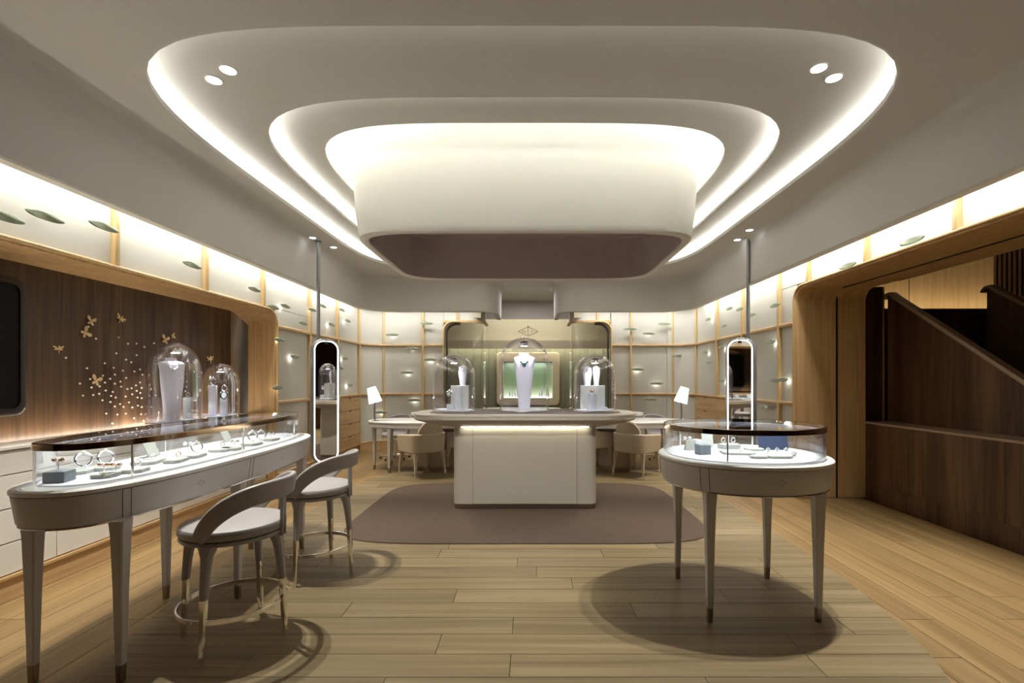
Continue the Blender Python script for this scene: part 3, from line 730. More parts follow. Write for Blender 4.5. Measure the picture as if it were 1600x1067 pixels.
lo = [rrl(.80, .22, .08, .90, 8), rrl(1.10, .43, .28, .955, 8), rrl(1.22, .50, .36, .988, 8), rrl(1.245, .515, .40, 1.004, 8), rrl(1.25, .52, .42, 1.006, 8), rrl(1.25, .52, .42, 1.028, 8), rrl(1.245, .515, .415, 1.031, 8), rrl(1.25, .52, .42, 1.034, 8), rrl(1.25, .52, .42, 1.054, 8), rrl(1.243, .513, .415, 1.062, 8)]
MB().loft(lo).build('counter_top', M['isl'], t)
MB().loft([rrl(1.08, .44, .36, z, 8) for z in (1.0615, 1.0635)]).build('inlay', M['inlay'], t)['label'] = 'mauve leather inlay'
mb = MB(); mb.bb(-.70, .70, -.262, -.250, .906, .914); mb.build('light_strip', M['ledwarm'], t, smooth=False)
mb = MB()
for a, b in zip([(-.02, 0), (0, .013), (.02, 0), (0, -.013)], [(0, .013), (.02, 0), (0, -.013), (-.02, 0)]): mb.tube([(a[0], -.2305, .72+a[1]), (b[0], -.2305, .72+b[1])], .0012, 4)
mb.build('diamond_mark', M['bronze'], t)

# ================================================================== GLASS DOMES
def dome(x, y, z, hw, hd, h, rz, label):
    t = thing('glass_dome', label, 'display dome', (x, y, z), rz, 'glass display domes')
    r = hw; n = 2.6; loops = [se(0, 0, hw, hd, n, .022, 56), se(0, 0, hw, hd, n, h-r, 56)]
    for i in range(1, 12):
        a = i/12*PI/2
        s = max(.02, math.cos(a)); loops.append(se(0, 0, hw*s, hd*max(.02, math.cos(a)**.8), n if i < 9 else 2.2, h-r+r*math.sin(a), 56))
    MB().loft(loops, cap0=False).build('glass_cover', M['domeg'], t)
    inner = []
    for lp_ in loops: inner.append([(p[0]*.965, p[1]*.955, .022+(p[2]-.022)*.985) for p in lp_])
    MB().loft(inner, cap0=False).build('inner_glass', M['domeg'], t)
    MB().loft([se(0, 0, hw+d, hd+d, n, zz_, 56) for d, zz_ in ((0, 0), (.008, .004), (.008, .016), (0, .02))]).build('base_plate', M['chrome'], t)
    MB().loft([se(0, 0, hw-.02, hd-.02, n, zz_, 56) for zz_ in (.02, .027)]).build('display_floor', M['felt'], t)
    MB().lathe([(.045, -.03), (.05, -.02), (.05, .02), (.035, .03)], (0, 0, h-.07), 20).build('lamp_housing', M['chrome'], t)
    MB().lathe([(.036, -.034), (.036, -.031), (.001, -.030)], (0, 0, h-.07), 20).build('lamp_face', M['ledcool'], t)
    light('SPOT', 'dome_lamp', (x, y-.03, z+h-.112), 9 if h < .8 else 28, COOL, size=.03, angle=110, blend=.6)
    return t
def bust(x, y, z, h, w_, rz, label, necklace='silver', taper=.5):
    t = thing('necklace_bust', label, 'display bust', (x, y, z), rz, 'white necklace busts')
    lo = []
    for f, ww, dd, yo in ((0, taper, .55, .0), (.1, taper*1.02, .5, .0), (.35, taper*1.2, .45, -.02), (.6, taper*1.45, .48, -.03), (.8, .93, .42, -.03), (.89, 1.02, .34, -.01), (.915, 1.0, .32, .0), (.935, .80, .30, .01), (.948, .50, .28, .02), (.96, .41, .27, .02), (.99, .40, .27, .02), (1, .38, .26, .02)):
        lo.append([(p[0], p[1]+yo*w_*4, f*h) for p in se(0, 0, w_*ww, w_*dd*.62, 3.0, 0, 28)])
    MB().loft(lo).build('bust_form', M['bust'], t)
    mb = MB(); n = 18
    pts = []
    for i in range(n+1):
        a = -1+2*i/n; pts.append((a*w_*.45, -w_*.25-.012*(1-a*a), h*(.92-.10*(1-a*a))))
    mb.tube(pts, .0025, 6)
    ch = mb.build('necklace_chain', M['silver'], t)
    for i, a in enumerate((-.6, -.3, 0, .3, .6)):
        zz_ = h*(.92-.10*(1-a*a)); r_ = (.020 if abs(a) < .1 else .012) if necklace == 'green' else (.012 if abs(a) < .1 else .008)
        MB().ball((a*w_*.45, -w_*.25-.02*(1-a*a), zz_-.008), r_*w_/.12, 6).build('gemstone', M['jewel'] if necklace == 'green' else M['silver'], ch)
    if necklace == 'green': MB().ball((0, -w_*.36, h*.79), .022, 7, 1.3).build('pendant', M['jewel'], t)
    return t
IZ = 1.077
dome(-.87, 5.50, IZ, .245, .15, .655, math.radians(-18), 'left glass dome on the island over small jewels and white blocks')
dome(IX-.01, 5.50, IZ, .282, .17, .85, 0, 'tall central glass dome on the island over a white necklace bust')
dome(.745, 5.50, IZ, .245, .15, .655, math.radians(18), 'right glass dome on the island over jewels and white blocks')
bust(IX-.01, 5.50, IZ+.028, .64, .122, 0, 'white bust with green gem necklace in the tall central dome', 'green', .55)
def block(x, y, z, sx, sy, h, rz, label, mat='felt', grp=None):
    return tag(MB().bb(-sx/2, sx/2, -sy/2, sy/2, 0, h).build('display_block', M[mat], bevel=.003, loc=(x, y, z), rz=rz), label, 'display block', grp)
DZ = IZ+.028
block(-.80, 5.50, DZ, .20, .09, .27, .0, 'wide pale block carrying the small bust in the left island dome', 'traytop')
block(-.81, 5.425, DZ, .05, .05, .25, .7, 'slim white column in front of the wide block in the left island dome')
block(-.905, 5.42, DZ, .07, .05, .06, .2, 'small low white cube at the front of the left island dome')
bust(-.77, 5.50, DZ+.271, .23, .045, -.2, 'small white bust on the block in the left island dome', 'silver', .75)
block(.72, 5.53, DZ, .28, .08, .27, .0, 'wide pale block carrying two small busts in the right island dome', 'traytop')
block(.70, 5.44, DZ, .075, .06, .18, .6, 'square white column at the front of the right island dome')
block(.84, 5.46, DZ, .08, .05, .025, .1, 'low white slab at the right of the right island dome')
bust(.66, 5.53, DZ+.271, .22, .05, .2, 'left small white bust inside the right island dome', 'silver', .75)
bust(.765, 5.53, DZ+.271, .225, .042, .1, 'taller right small bust inside the right island dome', 'silver', .7)
def brooch(x, y, z, s, label, mat='silver', stem=0):
    t = thing('brooch', label, 'jewel', (x, y, z))
    for k in range(5):
        a = 2*PI*k/5+.3
        MB().ball((math.cos(a)*s*.7, 0, math.sin(a)*s*.7), s*.45, 6).build('petal', M[mat], t)
    MB().ball((0, -s*.3, 0), s*.3, 6).build('gemstone', M['crystal'], t)
    MB().tube([(0, .004, -stem), (0, .004, -s*.3)], .003, 6).build('stem', M['silver'], t)
    return t
brooch(-.91, 5.42, DZ+.185, .035, 'silver bow shaped brooch on a stem in the left island dome', stem=.123)
brooch(.70, 5.43, DZ+.215, .026, 'rose gold flower ring on the square column in the right island dome', 'rose', .035)
# domes in the left niche, standing on the countertop
CZ = 1.0105
def nichedome(px, pyb, hw, h, lab):
    p = at(px, pyb, 'x', -3.56); return (-3.56, p.y)
dome(-3.545, 4.80, CZ, .30, .16, .80, PI/2+.05, 'tall glass dome on the left niche counter over a white bust')
dome(-3.545, 5.50, CZ, .245, .15, .62, PI/2+.05, 'smaller glass dome on the left niche counter beside the tall one')
bust(-3.54, 4.74, CZ+.028, .62, .115, math.radians(62), 'white bust with slim necklace in the tall niche dome', 'silver', .6)
block(-3.54, 4.97, CZ+.028, .07, .07, .22, .3, 'grey white square column beside the bust in the tall niche dome', 'traytop')
block(-3.58, 5.42, CZ+.028, .075, .075, .34, .4, 'tallest white column in the smaller niche dome')
block(-3.50, 5.49, CZ+.028, .07, .07, .17, .4, 'short white column in front in the smaller niche dome')
block(-3.56, 5.59, CZ+.028, .07, .07, .26, .4, 'right white column in the smaller niche dome', 'traytop')
def torus_pts(c, r, ax, n=20):
    out = []
    for k in range(n):
        a = 2*PI*k/n
        out.append((c[0]+(r*math.cos(a) if ax != 'x' else 0), c[1]+(r*math.cos(a) if ax == 'x' else 0), c[2]+r*math.sin(a)))
    return out
def ringj(x, y, z, r, th, rz, label, mat='silver', stand=True, cat='bracelet', grp=None):
    """standing hoop (bracelet or ring) on a small foot, with gems around the band"""
    t = thing(cat, label, 'jewel', (x, y, z), rz, grp)
    MB().tube(torus_pts((0, 0, r+th+.006), r, 'y'), th, 8, closed=True).build('band', M[mat], t)
    if r > .02:
        MB().box((0, 0, .004), (r*.7, r*.5, .008)).build('foot', M['silver'], t, smooth=False)
    MB().ball((0, 0, 2*r+th+.008), th*1.8, 6).build('gemstone', M['crystal'], t)
    return t
ringj(-3.58, 5.42, CZ+.369, .035, .006, 1.2, 'hoop watch on the tallest column in the smaller niche dome')
ringj(-3.50, 5.49, CZ+.199, .04, .008, 1.2, 'dark banded watch on the short column in the smaller niche dome', 'jewel')
ringj(-3.56, 5.59, CZ+.289, .032, .006, 1.2, 'watch on the right column in the smaller niche dome')
ringj(-3.54, 4.97, CZ+.249, .018, .004, 1.2, 'small ring on the column in the tall niche dome', 'silver')

# ================================================================== SHOWCASE TABLES
def strip_loop(S, d, z0, z1, w_=.002, N=96):
    return [off_se(S, d, z0, N), off_se(S, d+w_, z0, N), off_se(S, d+w_, z1, N), off_se(S, d, z1, N)]
def off_se(S, d, z, N=96): return se(0, 0, S[0]+d, S[1]+d, S[2], z, N)
def showcase(name, label, loc, B, G, gofs, feet, posts, marks, seams, led):
    t = thing(name, label, 'showcase', loc)
    MB().loft([off_se(B, -.03, .782), off_se(B, -.02, .80), off_se(B, -.004, .925)]).build('apron', M['body'], t)
    MB().loft([off_se(B, -.034, .772), off_se(B, -.026, .776), off_se(B, -.026, .782), off_se(B, -.04, .782)]).build('metal_trim', M['chrome'], t)['label'] = 'polished metal trim along the lower edge'
    MB().loft([off_se(B, -.012, .925), off_se(B, -.012, .929)]).build('shadow_gap', M['black'], t)
    MB().loft([off_se(B, -.002, .929), off_se(B, .002, .934), off_se(B, .002, .948), off_se(B, -.006, .955)]).build('tabletop', M['top'], t)
    gx, gy = gofs
    def gl(d, z): return [(p[0]+gx, p[1]+gy, z) for p in off_se(G, d, z)]
    MB().loft([gl(-.012, .9552), gl(-.012, .962), gl(-.018, .966)]).build('display_floor', M['felt'], t)
    MB().loft([gl(0, .9555), gl(0, 1.122)], cap0=False, cap1=False).build('glass_wall', M['glassc'], t)
    MB().loft([gl(-.008, .9555), gl(-.008, 1.122)], cap0=False, cap1=False).build('glass_inner_face', M['glassc'], t)
    MB().loft([gl(-.012, 1.122), gl(.004, 1.122), gl(.004, 1.152), gl(-.002, 1.154), gl(-.012, 1.154)], closed=True).build('rim', M['rim'], t)['label'] = 'polished bronze rim'
    MB().loft([gl(-.012, 1.147), gl(-.012, 1.153)]).build('top_glass', M['gtop'], t)
    for x, y in posts: MB().box((x+gx, y+gy, 1.04), (.008, .008, .166)).build('glass_joint', M['chrome'], t, smooth=False)
    for i, (x, y) in enumerate(feet):
        sx = 1 if x > 0 else -1; sy = 1 if y > 0 else -1
        top = (x*1.0, y*1.0)
        lo = []
        for z, hs, k in ((0, .0145, 1), (.085, .017, 1), (.45, .024, 1.0), (.70, .031, 1.0), (.775, .036, 1.0)):
            lo.append([(top[0]+a*hs, top[1]+b*hs, z) for a, b in ((-1, -.8), (-.8, -1), (.8, -1), (1, -.8), (1, .8), (.8, 1), (-.8, 1), (-1, .8))])
        lg = MB().loft(lo[1:]).build('leg', M['legw'], t)
        MB().loft([[(p[0], p[1], 0) for p in lo[0]], [(p[0], p[1], .085) for p in lo[1]]]).build('foot_cap', M['bronze'], lg)['label'] = 'bronze foot cap'
    def surf(ang, z, d=0):
        c, s_ = math.cos(ang), math.sin(ang); n = B[2]; r = (abs(c)**n+abs(s_)**n)**(-1/n)
        k = -.02+.016*(z-.80)/.125 if z > .80 else -.03+.01*(z-.782)/.018
        return Vector(((B[0]+k+d)*c*r, (B[1]+k+d)*s_*r, z))
    for a in seams:
        mb = MB()
        for zA, zB in zip([.785, .80, .84, .88], [.80, .84, .88, .925]):
            p0, p1 = surf(a, zA, .0004), surf(a, zB, .0004); mb.tube([p0, p1], .0016, 4)
        mb.build('panel_joint', M['black'], t, smooth=False)
    for a in marks:
        mb = MB(); da = .025/max(B[0], B[1])
        cc = [(a-da, .86), (a, .875), (a+da, .86), (a, .845)]
        for i in range(4):
            p0, p1 = surf(cc[i][0], cc[i][1], .001), surf(cc[(i+1) % 4][0], cc[(i+1) % 4][1], .001); mb.tube([p0, p1], .001, 4)
        mb.build('diamond_mark', M['bronze'], t)
    # led line under the rim
    lo = []
    for a0 in led:
        pts = []
        for i in range(30):
            a = a0[0]+(a0[1]-a0[0])*i/29; c, s_ = math.cos(a), math.sin(a); n = G[2]; r = (abs(c)**n+abs(s_)**n)**(-1/n)
            pts.append(((G[0]-.022)*c*r+gx, (G[1]-.022)*s_*r+gy, 1.126))
        MB().tube(pts, .004, 6).build('light_strip', M['ledcool'], t)
    return t
TX, TY = 1.40, 3.18
showcase('oval_showcase_table', 'small oval glass showcase table on four tapered legs at the right', (TX, TY, 0), (.528, .48, 2.15), (.495, .418, 2.1), (0, 0),
         [(-.325, -.308), (.325, -.308), (-.325, .312), (.325, .312)], [(-.242, -.365), (.242, .365), (-.30, .333)], [math.radians(-87)], [math.radians(-137), math.radians(-131)], [(0, 2*PI)])
LXc, LYc = -2.175, 3.25
showcase('long_showcase_table', 'long oval glass showcase table on tapered legs along the left niche', (LXc, LYc, 0), (.33, 1.15, 3.0), (.26, 1.07, 2.8), (-.012, 0),
         [(.215, -.95), (-.205, -.95), (.24, -.07), (-.235, -.07), (.22, .86), (-.215, .86)], [(.20, -.85), (.262, -.03), (.225, .75), (-.262, -.03)], [math.radians(-25.5), math.radians(17)], [math.radians(-49), math.radians(-46.5), math.radians(-3.5), math.radians(-1.5)],
         [(math.radians(100), math.radians(260))])
light('AREA', 'case_lamp', (TX, TY, 1.118), P_CASE*1.2, COOL, size=.7, size_y=.5)
light('AREA', 'case_lamp', (LXc, LYc, 1.118), P_CASE*2.2, COOL, size=.3, size_y=1.8)

# jewellery and trays
SZ = .9665
def tray(x, y, w_, d_, rz, label, h=.018, z=SZ, cat='jewellery tray'):
    t = thing('jewellery_tray', label, cat, (x, y, z), rz, 'pale jewellery trays')
    c = min(w_, d_)*.22
    def oct_(k, zz_): 
        a, b = w_/2-k, d_/2-k
        return [(-a+c, -b, zz_), (a-c, -b, zz_), (a, -b+c, zz_), (a, b-c, zz_), (a-c, b, zz_), (-a+c, b, zz_), (-a, b-c, zz_), (-a, -b+c, zz_)]
    MB().loft([oct_(.002, 0), oct_(0, .002), oct_(0, h-.002), oct_(.002, h)]).build('tray_base', M['tray'], t, smooth=False)
    MB().loft([oct_(.006, h), oct_(.007, h+.002)]).build('pad', M['traytop'], t, smooth=False)
    return t
def box_(x, y, s, h, rz, label, mat='box', z=SZ):
    return tag(MB().bb(-s/2, s/2, -s/2, s/2, 0, h).build('display_box', M[mat], bevel=.003, loc=(x, y, z), rz=rz), label, 'display box')
def lt(px, py, h=SZ):      # point on the display floor from a photo measurement
    Y = (CH-h)*750/(py-592); return ((px-828)/750*Y, Y)
def pendant(x, y, z, h, label, mat='rose'):
    t = thing('earring_stand', label, 'jewel', (x, y, z))
    MB().tube([(0, 0, 0), (0, 0, h)], .002, 6).build('stem', M['chrome'], t)
    for s in (-1, 1): MB().ball((s*.018, 0, h), .012, 8).build('pearl', M[mat], t)
    MB().tube([(-.018, 0, h), (.018, 0, h)], .0015, 6).build('crossbar', M['chrome'], t)
    return t
def necklace(x, y, z, w_, d_, rz, label):
    t = thing('necklace', label, 'jewel', (x, y, z+.002), rz)
    pts = [(w_/2*u, -d_*(1-u*u), 0) for u in [-1+2*i/14 for i in range(15)]]
    MB().tube(pts, .0022, 5).build('chain', M['silver'], t)
    MB().ball((0, -d_-.008, .002), .009, 7).build('pendant', M['crystal'], t)
    return t
x, y = lt(93, 752); box_(x, y, .085, .052, .25, 'blue grey cube box at the near end of the long showcase')
pendant(x-.005, y, SZ+.0525, .05, 'pair of gold pearls on a stem over the blue grey cube box')
TR = [(122, 733, .17, .13, .2, 'pale tray behind the cube box in the long showcase'), (141, 752, .17, .10, .15, 'pale tray at the near front of the long showcase'),
      (165, 728, .15, .12, .1, 'pale tray carrying the second large bracelet in the long showcase'), (210, 731, .17, .12, .2, 'pale tray just right of the first glass joint'),
      (232, 718, .24, .14, .2, 'larger pale tray with small stones in the middle of the long showcase'), (275, 716, .2, .10, .2, 'low pale tray with rings right of the middle'),
      (300, 709, .22, .14, .2, 'pale tray with a standing hoop bracelet'), (345, 700, .2, .13, .15, 'pale tray in front of the leaning plaque'),
      (375, 698, .2, .14, .15, 'pale tray behind the second glass joint'), (405, 691, .2, .13, .1, 'pale tray with two watches at the far half'), (438, 684, .16, .11, .1, 'pale tray at the far tip of the long showcase')]
tpos = []
for px, py, a, b, rz, lab in TR:
    x, y = lt(px, py, SZ+.02); x = min(max(x, LXc-.19), LXc+.14); y = max(y, 2.38); x = min(x, LXc+.075) if y < 2.45 else x; tray(x, y, b*.9, a*.72, rz, lab); tpos.append((x, y))
TZ = SZ+.0205
def jl(i, dx, dy): return (tpos[i][0]+dx, tpos[i][1]+dy, TZ)
ringj(*jl(0, .01, .02), .034, .006, .5, 'large silver hoop bracelet nearest the cube box in the long showcase')
ringj(*jl(2, .0, .0), .034, .006, .3, 'large silver hoop bracelet second from the near end of the long showcase')
pendant(*jl(1, -.03, .02), .035, 'left gold pearl pair at the near front tray')
pendant(*jl(1, .03, .02), .035, 'right gold pearl pair at the near front tray')
necklace(*jl(1, .02, -.02), .06, .02, .3, 'fine chain lying over the near front tray')
ringj(*jl(3, .0, .02), .014, .003, .2, 'small ring standing on the tray right of the first joint', cat='finger_ring')
necklace(*jl(4, .0, .02), .08, .02, .3, 'silver chain lying on the larger middle tray')
ringj(*jl(4, .05, -.03), .013, .003, .2, 'small ring at the front of the larger middle tray', cat='finger_ring')
pendant(*jl(6, -.04, .02), .06, 'tall silver earring pair left of the middle hoop', 'silver')
ringj(*jl(6, .03, 0), .03, .005, .3, 'medium silver hoop bracelet in the middle of the long showcase')
ringj(*jl(5, .0, .02), .012, .003, .2, 'small gold ring right of the middle hoop', 'rose', cat='finger_ring')
ringj(*jl(7, .0, .02), .012, .003, .2, 'small gold ring in front of the leaning plaque', 'rose', cat='finger_ring')
pendant(*jl(8, .03, -.02), .04, 'silver earring pair beside the second glass joint', 'silver')
ringj(*jl(9, .0, .01), .032, .007, .2, 'front silver watch at the far half of the long showcase')
ringj(*jl(9, .03, .07), .032, .006, .2, 'rear silver watch at the far half of the long showcase')
pendant(*jl(10, .0, .0), .03, 'tiny silver earring pair at the far tip of the long showcase', 'silver')
for dx, yv, lab in ((-.17, 3.0, 'leaning grey green plaque in the middle of the long showcase'), (-.16, 3.72, 'leaning grey green plaque at the far half of the long showcase')):
    o = MB().bb(-.004, .004, -.06, .06, 0, .11).build('leaning_plaque', M['tray'], bevel=.002, loc=(LXc+dx, yv, SZ+.001)); o.rotation_euler = (0, math.radians(-24), .2); tag(o, lab, 'display plaque')
# oval table contents
x, y = lt(1098, 709); box_(x, y, .075, .062, .15, 'blue grey cube box at the left front of the oval showcase')
x, y = lt(1077, 703)
o = MB().loft([[(-.032, -.02, 0), (.032, -.02, 0), (.032, .02, 0), (-.032, .02, 0)], [(-.022, .0, .065), (.022, .0, .065), (.022, .014, .065), (-.022, .014, .065)]]).build('wedge_stand', M['tray'], loc=(x, y, SZ), bevel=.002); tag(o, 'green grey sloping wedge stand at the left of the oval showcase', 'display stand')
x, y = lt(1087, 699); box_(x, y-.02, .05, .06, .3, 'small white cube behind the sloping wedge stand', 'felt')
def plaque(px, py, w_, h_, ang, mat, lab):
    x, y = lt(px, py); o = MB().bb(-w_/2, w_/2, -.004, .004, 0, h_).build('leaning_plaque', M[mat], bevel=.002, loc=(x, y, SZ+.001)); o.rotation_euler = (math.radians(-ang), 0, 0); return tag(o, lab, 'display plaque')
plaque(1106, 699, .08, .12, 12, 'traytop', 'white leaning plaque behind the cube box of the oval showcase')
plaque(1209, 703, .20, .105, 14, 'pad_b', 'dark blue leaning pad at the right of the oval showcase')
TR2 = [(1152, 706, .20, .15, -.1, 'large flat grey tray at the centre front of the oval showcase'), (1185, 713, .10, .06, -.1, 'narrow tray attached right of the centre front tray'),
       (1215, 712, .16, .10, -.05, 'pale tray in front of the dark blue pad'), (1139, 698, .14, .09, .05, 'raised white tray at the back left of the oval showcase'), (1178, 701, .12, .08, -.05, 'pale tray behind the large flat tray')]
tp2 = []
for px, py, a, b, rz, lab in TR2:
    x, y = lt(px, py, SZ+.01); tray(x, y, a, b, rz, lab, .014 if px != 1139 else .03); tp2.append((x, y))
necklace(tp2[0][0]+.02, tp2[0][1]+.02, SZ+.017, .1, .03, -.1, 'fine silver necklace on the large flat tray of the oval showcase')
for k, (dx, nm) in enumerate(((-.055, 'left'), (0, 'middle'), (.055, 'right'))):
    brooch(tp2[2][0]+dx, tp2[2][1]+.005, SZ+.017+.03, .013, nm+' silver flower jewel in front of the dark blue pad', stem=.029)
for k, (dx, nm) in enumerate(((-.04, 'left'), (.03, 'right'))):
    ringj(tp2[3][0]+dx, tp2[3][1], SZ+.033, .015, .003, .3, nm+' ring on the raised white tray of the oval showcase', cat='finger_ring')
brooch(tp2[2][0]+.095, tp2[2][1]-.01, SZ+.022, .018, 'cluster of pale stones lying right of the dark blue pad', stem=.02)
pendant(*lt(1074, 700), SZ, .07, 'pair of white earrings at the back left of the oval showcase', 'silver')

# ================================================================== BAR STOOLS
def stool(x, y, rz, label):
    t = thing('bar_stool', label, 'stool', (x, y, 0), rz, 'taupe counter stools at the long showcase')
    n = 40
    # seat
    lo = [[(r*math.cos(2*PI*k/n), r*.97*math.sin(2*PI*k/n), z) for k in range(n)] for r, z in ((.235, .604), (.257, .608), (.266, .620), (.268, .640), (.258, .657), (.225, .667), (.12, .672))]
    MB().loft(lo).build('seat', M['taupe'], t)
    lo = [[(r*math.cos(2*PI*k/n), r*.97*math.sin(2*PI*k/n), z) for k in range(n)] for r, z in ((.225, .575), (.255, .580), (.262, .590), (.258, .601))]
    MB().loft(lo).build('seat_frame', M['taupe'], t)
    MB().loft([[(r*math.cos(2*PI*k/n), r*.97*math.sin(2*PI*k/n), z) for k in range(n)] for r, z in ((.245, .6), (.245, .606))]).build('shadow_gap', M['black'], t)
    # backrest band: rises from both sides of the seat and wraps the rear (+x)
    fr = []; K = 36; path = []
    for i in range(K+1):
        u = -1+2*i/K; th = math.radians(97)*math.copysign(abs(u)**.92, u); z = .625+.225*(1-abs(u)**3.2)
        r = .262+.035*(z-.625)/.225+.0
        path.append(Vector((r*math.cos(th), r*math.sin(th), z)))
    for i in range(K+1):
        tg = (path[min(K, i+1)]-path[max(0, i-1)]).normalized(); rad = Vector((path[i].x, path[i].y, -.03)).normalized()
        wv = tg.cross(rad).normalized()
        wid = .034+.022*max(0, (path[i].z-.64)/.21)**.8
        fr.append((path[i], wv*wid, rad*.015))
    MB().sweep(fr).build('backrest', M['taupe'], t, bevel=.004)
    # rear brace
    for s in (-1, 1):
        MB().sweep([(Vector((.272+.0*k, s*.016, z)), Vector((0, .006, 0)), Vector((.008, 0, 0))) for k, z in ((0, .57), (1, .65), (2, .72), (3, .80))]).build('back_brace', M['taupe'], t)
    # legs
    for k in range(4):
        a = PI/2*k; c, s_ = math.cos(a), math.sin(a); R = lambda r, w_, z, d: [(r*c+(-s_)*e*w_+c*f*d, r*s_+c*e*w_+s_*f*d, z) for e, f in ((-1, -.5), (-.6, -1), (.6, -1), (1, -.5), (1, .5), (.6, 1), (-.6, 1), (-1, .5))]
        lg = MB().loft([R(.268, .019, .325, .017), R(.255, .022, .45, .020), R(.243, .026, .53, .024), R(.232, .042, .575, .030), R(.228, .055, .588, .03)]).build('leg', M['taupe'], t)
        MB().loft([R(.285, .013, 0, .011), R(.283, .014, .01, .012), R(.268, .019, .325, .017)]).build('metal_foot', M['chrome'], lg)['label'] = 'polished metal lower leg'
    rg = 48
    MB().loft([[((r)*math.cos(2*PI*k/rg), (r)*math.sin(2*PI*k/rg), z) for k in range(rg)] for r, z in ((.262, .192), (.272, .192), (.272, .218), (.262, .218))], closed=True).build('foot_ring', M['chrome'], t, bevel=.002)
    return t
s1 = stool(-1.67, 2.71, math.radians(2), 'taupe leather counter stool nearest the camera at the long showcase')
dup(s1, (-1.625, 3.62, 0), math.radians(-2), 'taupe leather counter stool farther back, beside the far end of the long showcase')

# ================================================================== MIRRORS ON POLES
def pole_mirror(x, y, s, label):
    t = thing('pole_mirror', label, 'mirror', (x, y, 0), -s*math.radians(41), 'tall light-edged mirrors on ceiling poles')
    hx, z0, z1 = .185, .28, 2.0
    rr3 = lambda h, e, yy, r: [(a, yy, (z0+z1)/2+b) for _, a, b in rrect(h, (z1-z0)/2-e, r, 0, 10)]
    MB().loft([rr3(hx-.006, .006, .06, .145), rr3(hx, 0, .05, .15), rr3(hx, 0, -.05, .15), rr3(hx-.006, .006, -.058, .145), rr3(hx-.02, .02, -.058, .13), rr3(hx-.02, .02, -.05, .13)], cap1=False).build('frame', M['steel'], t)
    MB().loft([rr3(hx-.021, .021, -.055, .13), rr3(hx-.021, .021, -.059, .13), rr3(hx-.036, .036, -.059, .115), rr3(hx-.036, .036, -.055, .115)], closed=True).build('light_band', M['ledm'], t)
    MB().loft([rr3(hx-.02, .02, -.050, .13), rr3(hx-.02, .02, -.054, .13)]).build('mirror_glass', M['mirror'], t)
    MB().bb(-.022, .022, -.059, -.0595+.006, 1.93, 1.982).build('band_gap', M['frame_b'], t, smooth=False)
    MB().tube([(-s*0-(.09*(-s)*-1 if False else 0)+s*.09, .0, 1.99), (s*.09, 0, 3.345)], .024, 14).build('pole', M['steel'], t)
    MB().lathe([(.045, 3.335), (.045, 3.348)], (s*.09, 0, 0), 20).build('ceiling_rose', M['steel'], t)
    return t
pole_mirror(-2.85, 6.68, -1, 'tall rounded mirror with glowing edge hanging on a pole at the left')
pole_mirror(2.86, 6.50, 1, 'tall rounded mirror with glowing edge hanging on a pole at the right')

# ================================================================== DESKS, LAMPS, ARMCHAIRS (left, then mirrored right)
def desk(s, label):
    t = thing('consultation_desk', label, 'desk', ((-1.75 if s < 0 else mx(-1.75)), 7.82, 0), -s*math.radians(-4), 'white oval desks on both sides behind the island')
    D_ = lambda d, z: se(0, 0, .86+d, .47+d, 2.5, z, 56)
    MB().loft([D_(-.03, .675), D_(0, .69), D_(0, .755)]).build('apron', M['legw'], t)
    MB().loft([D_(.004, .755), D_(.008, .76), D_(.008, .775), D_(.0, .78)]).build('desktop', M['top'], t)
    for x, y in ((-.74, -.16), (-.40, -.42), (-.62, .28)):
        x = x*(1 if s < 0 else -1)
        lg = MB().loft([[(x+a*h, y+b*h, z) for a, b in ((-1,-1), (1,-1), (1,1), (-1,1))] for z, h in ((.07, .016), (.676, .026))]).build('leg', M['legw'], t)
        MB().loft([[(x+a*h, y+b*h, z) for a, b in ((-1,-1), (1,-1), (1,1), (-1,1))] for z, h in ((0, .016), (.07, .018))]).build('foot_cap', M['bronze'], lg)
    px_ = .22 if s < 0 else -.22
    MB().loft([[(px_+r*math.cos(2*PI*k/32), .05+r*math.sin(2*PI*k/32), z) for k in range(32)] for r, z in ((.30, .06), (.30, .675))]).build('pedestal', M['taupe2'], t)
    MB().loft([[(px_+r*math.cos(2*PI*k/32), .05+r*math.sin(2*PI*k/32), z) for k in range(32)] for r, z in ((.295, 0), (.295, .06))]).build('plinth', M['bronze'], t)
    sh = (.28 if s < 0 else -.28)
    MB().loft([[(p[0]+sh, p[1]+.66, p[2]) for p in se(0, 0, .66, .28, 3.5, z, 40)] for z in (.82, .86)]).build('raised_shelf', M['body'], t)
    MB().bb(sh-.5, sh+.5, .55, .8, 0, .82).build('shelf_cabinet', M['legw'], t, smooth=False)
    return t
desk(-1, 'white oval desk with lamp on the left behind the island')
desk(1, 'white oval desk with lamp on the right behind the island')
def lamp(x, y, s, label):
    t = thing('table_lamp', label, 'lamp', (x, y, .781))
    MB().lathe([(.055, 0), (.055, .008), (.02, .014), (.010, .02)], n=20).build('base', M['steel'], t)
    MB().tube([(0, 0, .01), (s*.005, 0, .16), (-s*.0, 0, .30)], .014, 10).build('stem', M['steel'], t)
    sh = MB().lathe([(.105, -.11), (.106, -.105), (.068, .135), (.066, .138), (.064, .135), (.10, -.105)], n=28).build('lampshade', M['shade'], t)
    sh.location = (-s*-.02, 0, .40); sh.rotation_euler = (0, math.radians(16)*s, 0)
    return t
lamp(-2.46, 7.62, -1, 'desk lamp with tilted white shade on the left desk')
lamp(2.40, 7.62, 1, 'desk lamp with tilted white shade on the right desk')
light('POINT', 'lamp_bulb', (-2.46, 7.5, 1.15), 3, (1, .92, .84), size=.03); light('POINT', 'lamp_bulb', (2.40, 7.5, 1.15), 3, (1, .92, .84), size=.03)

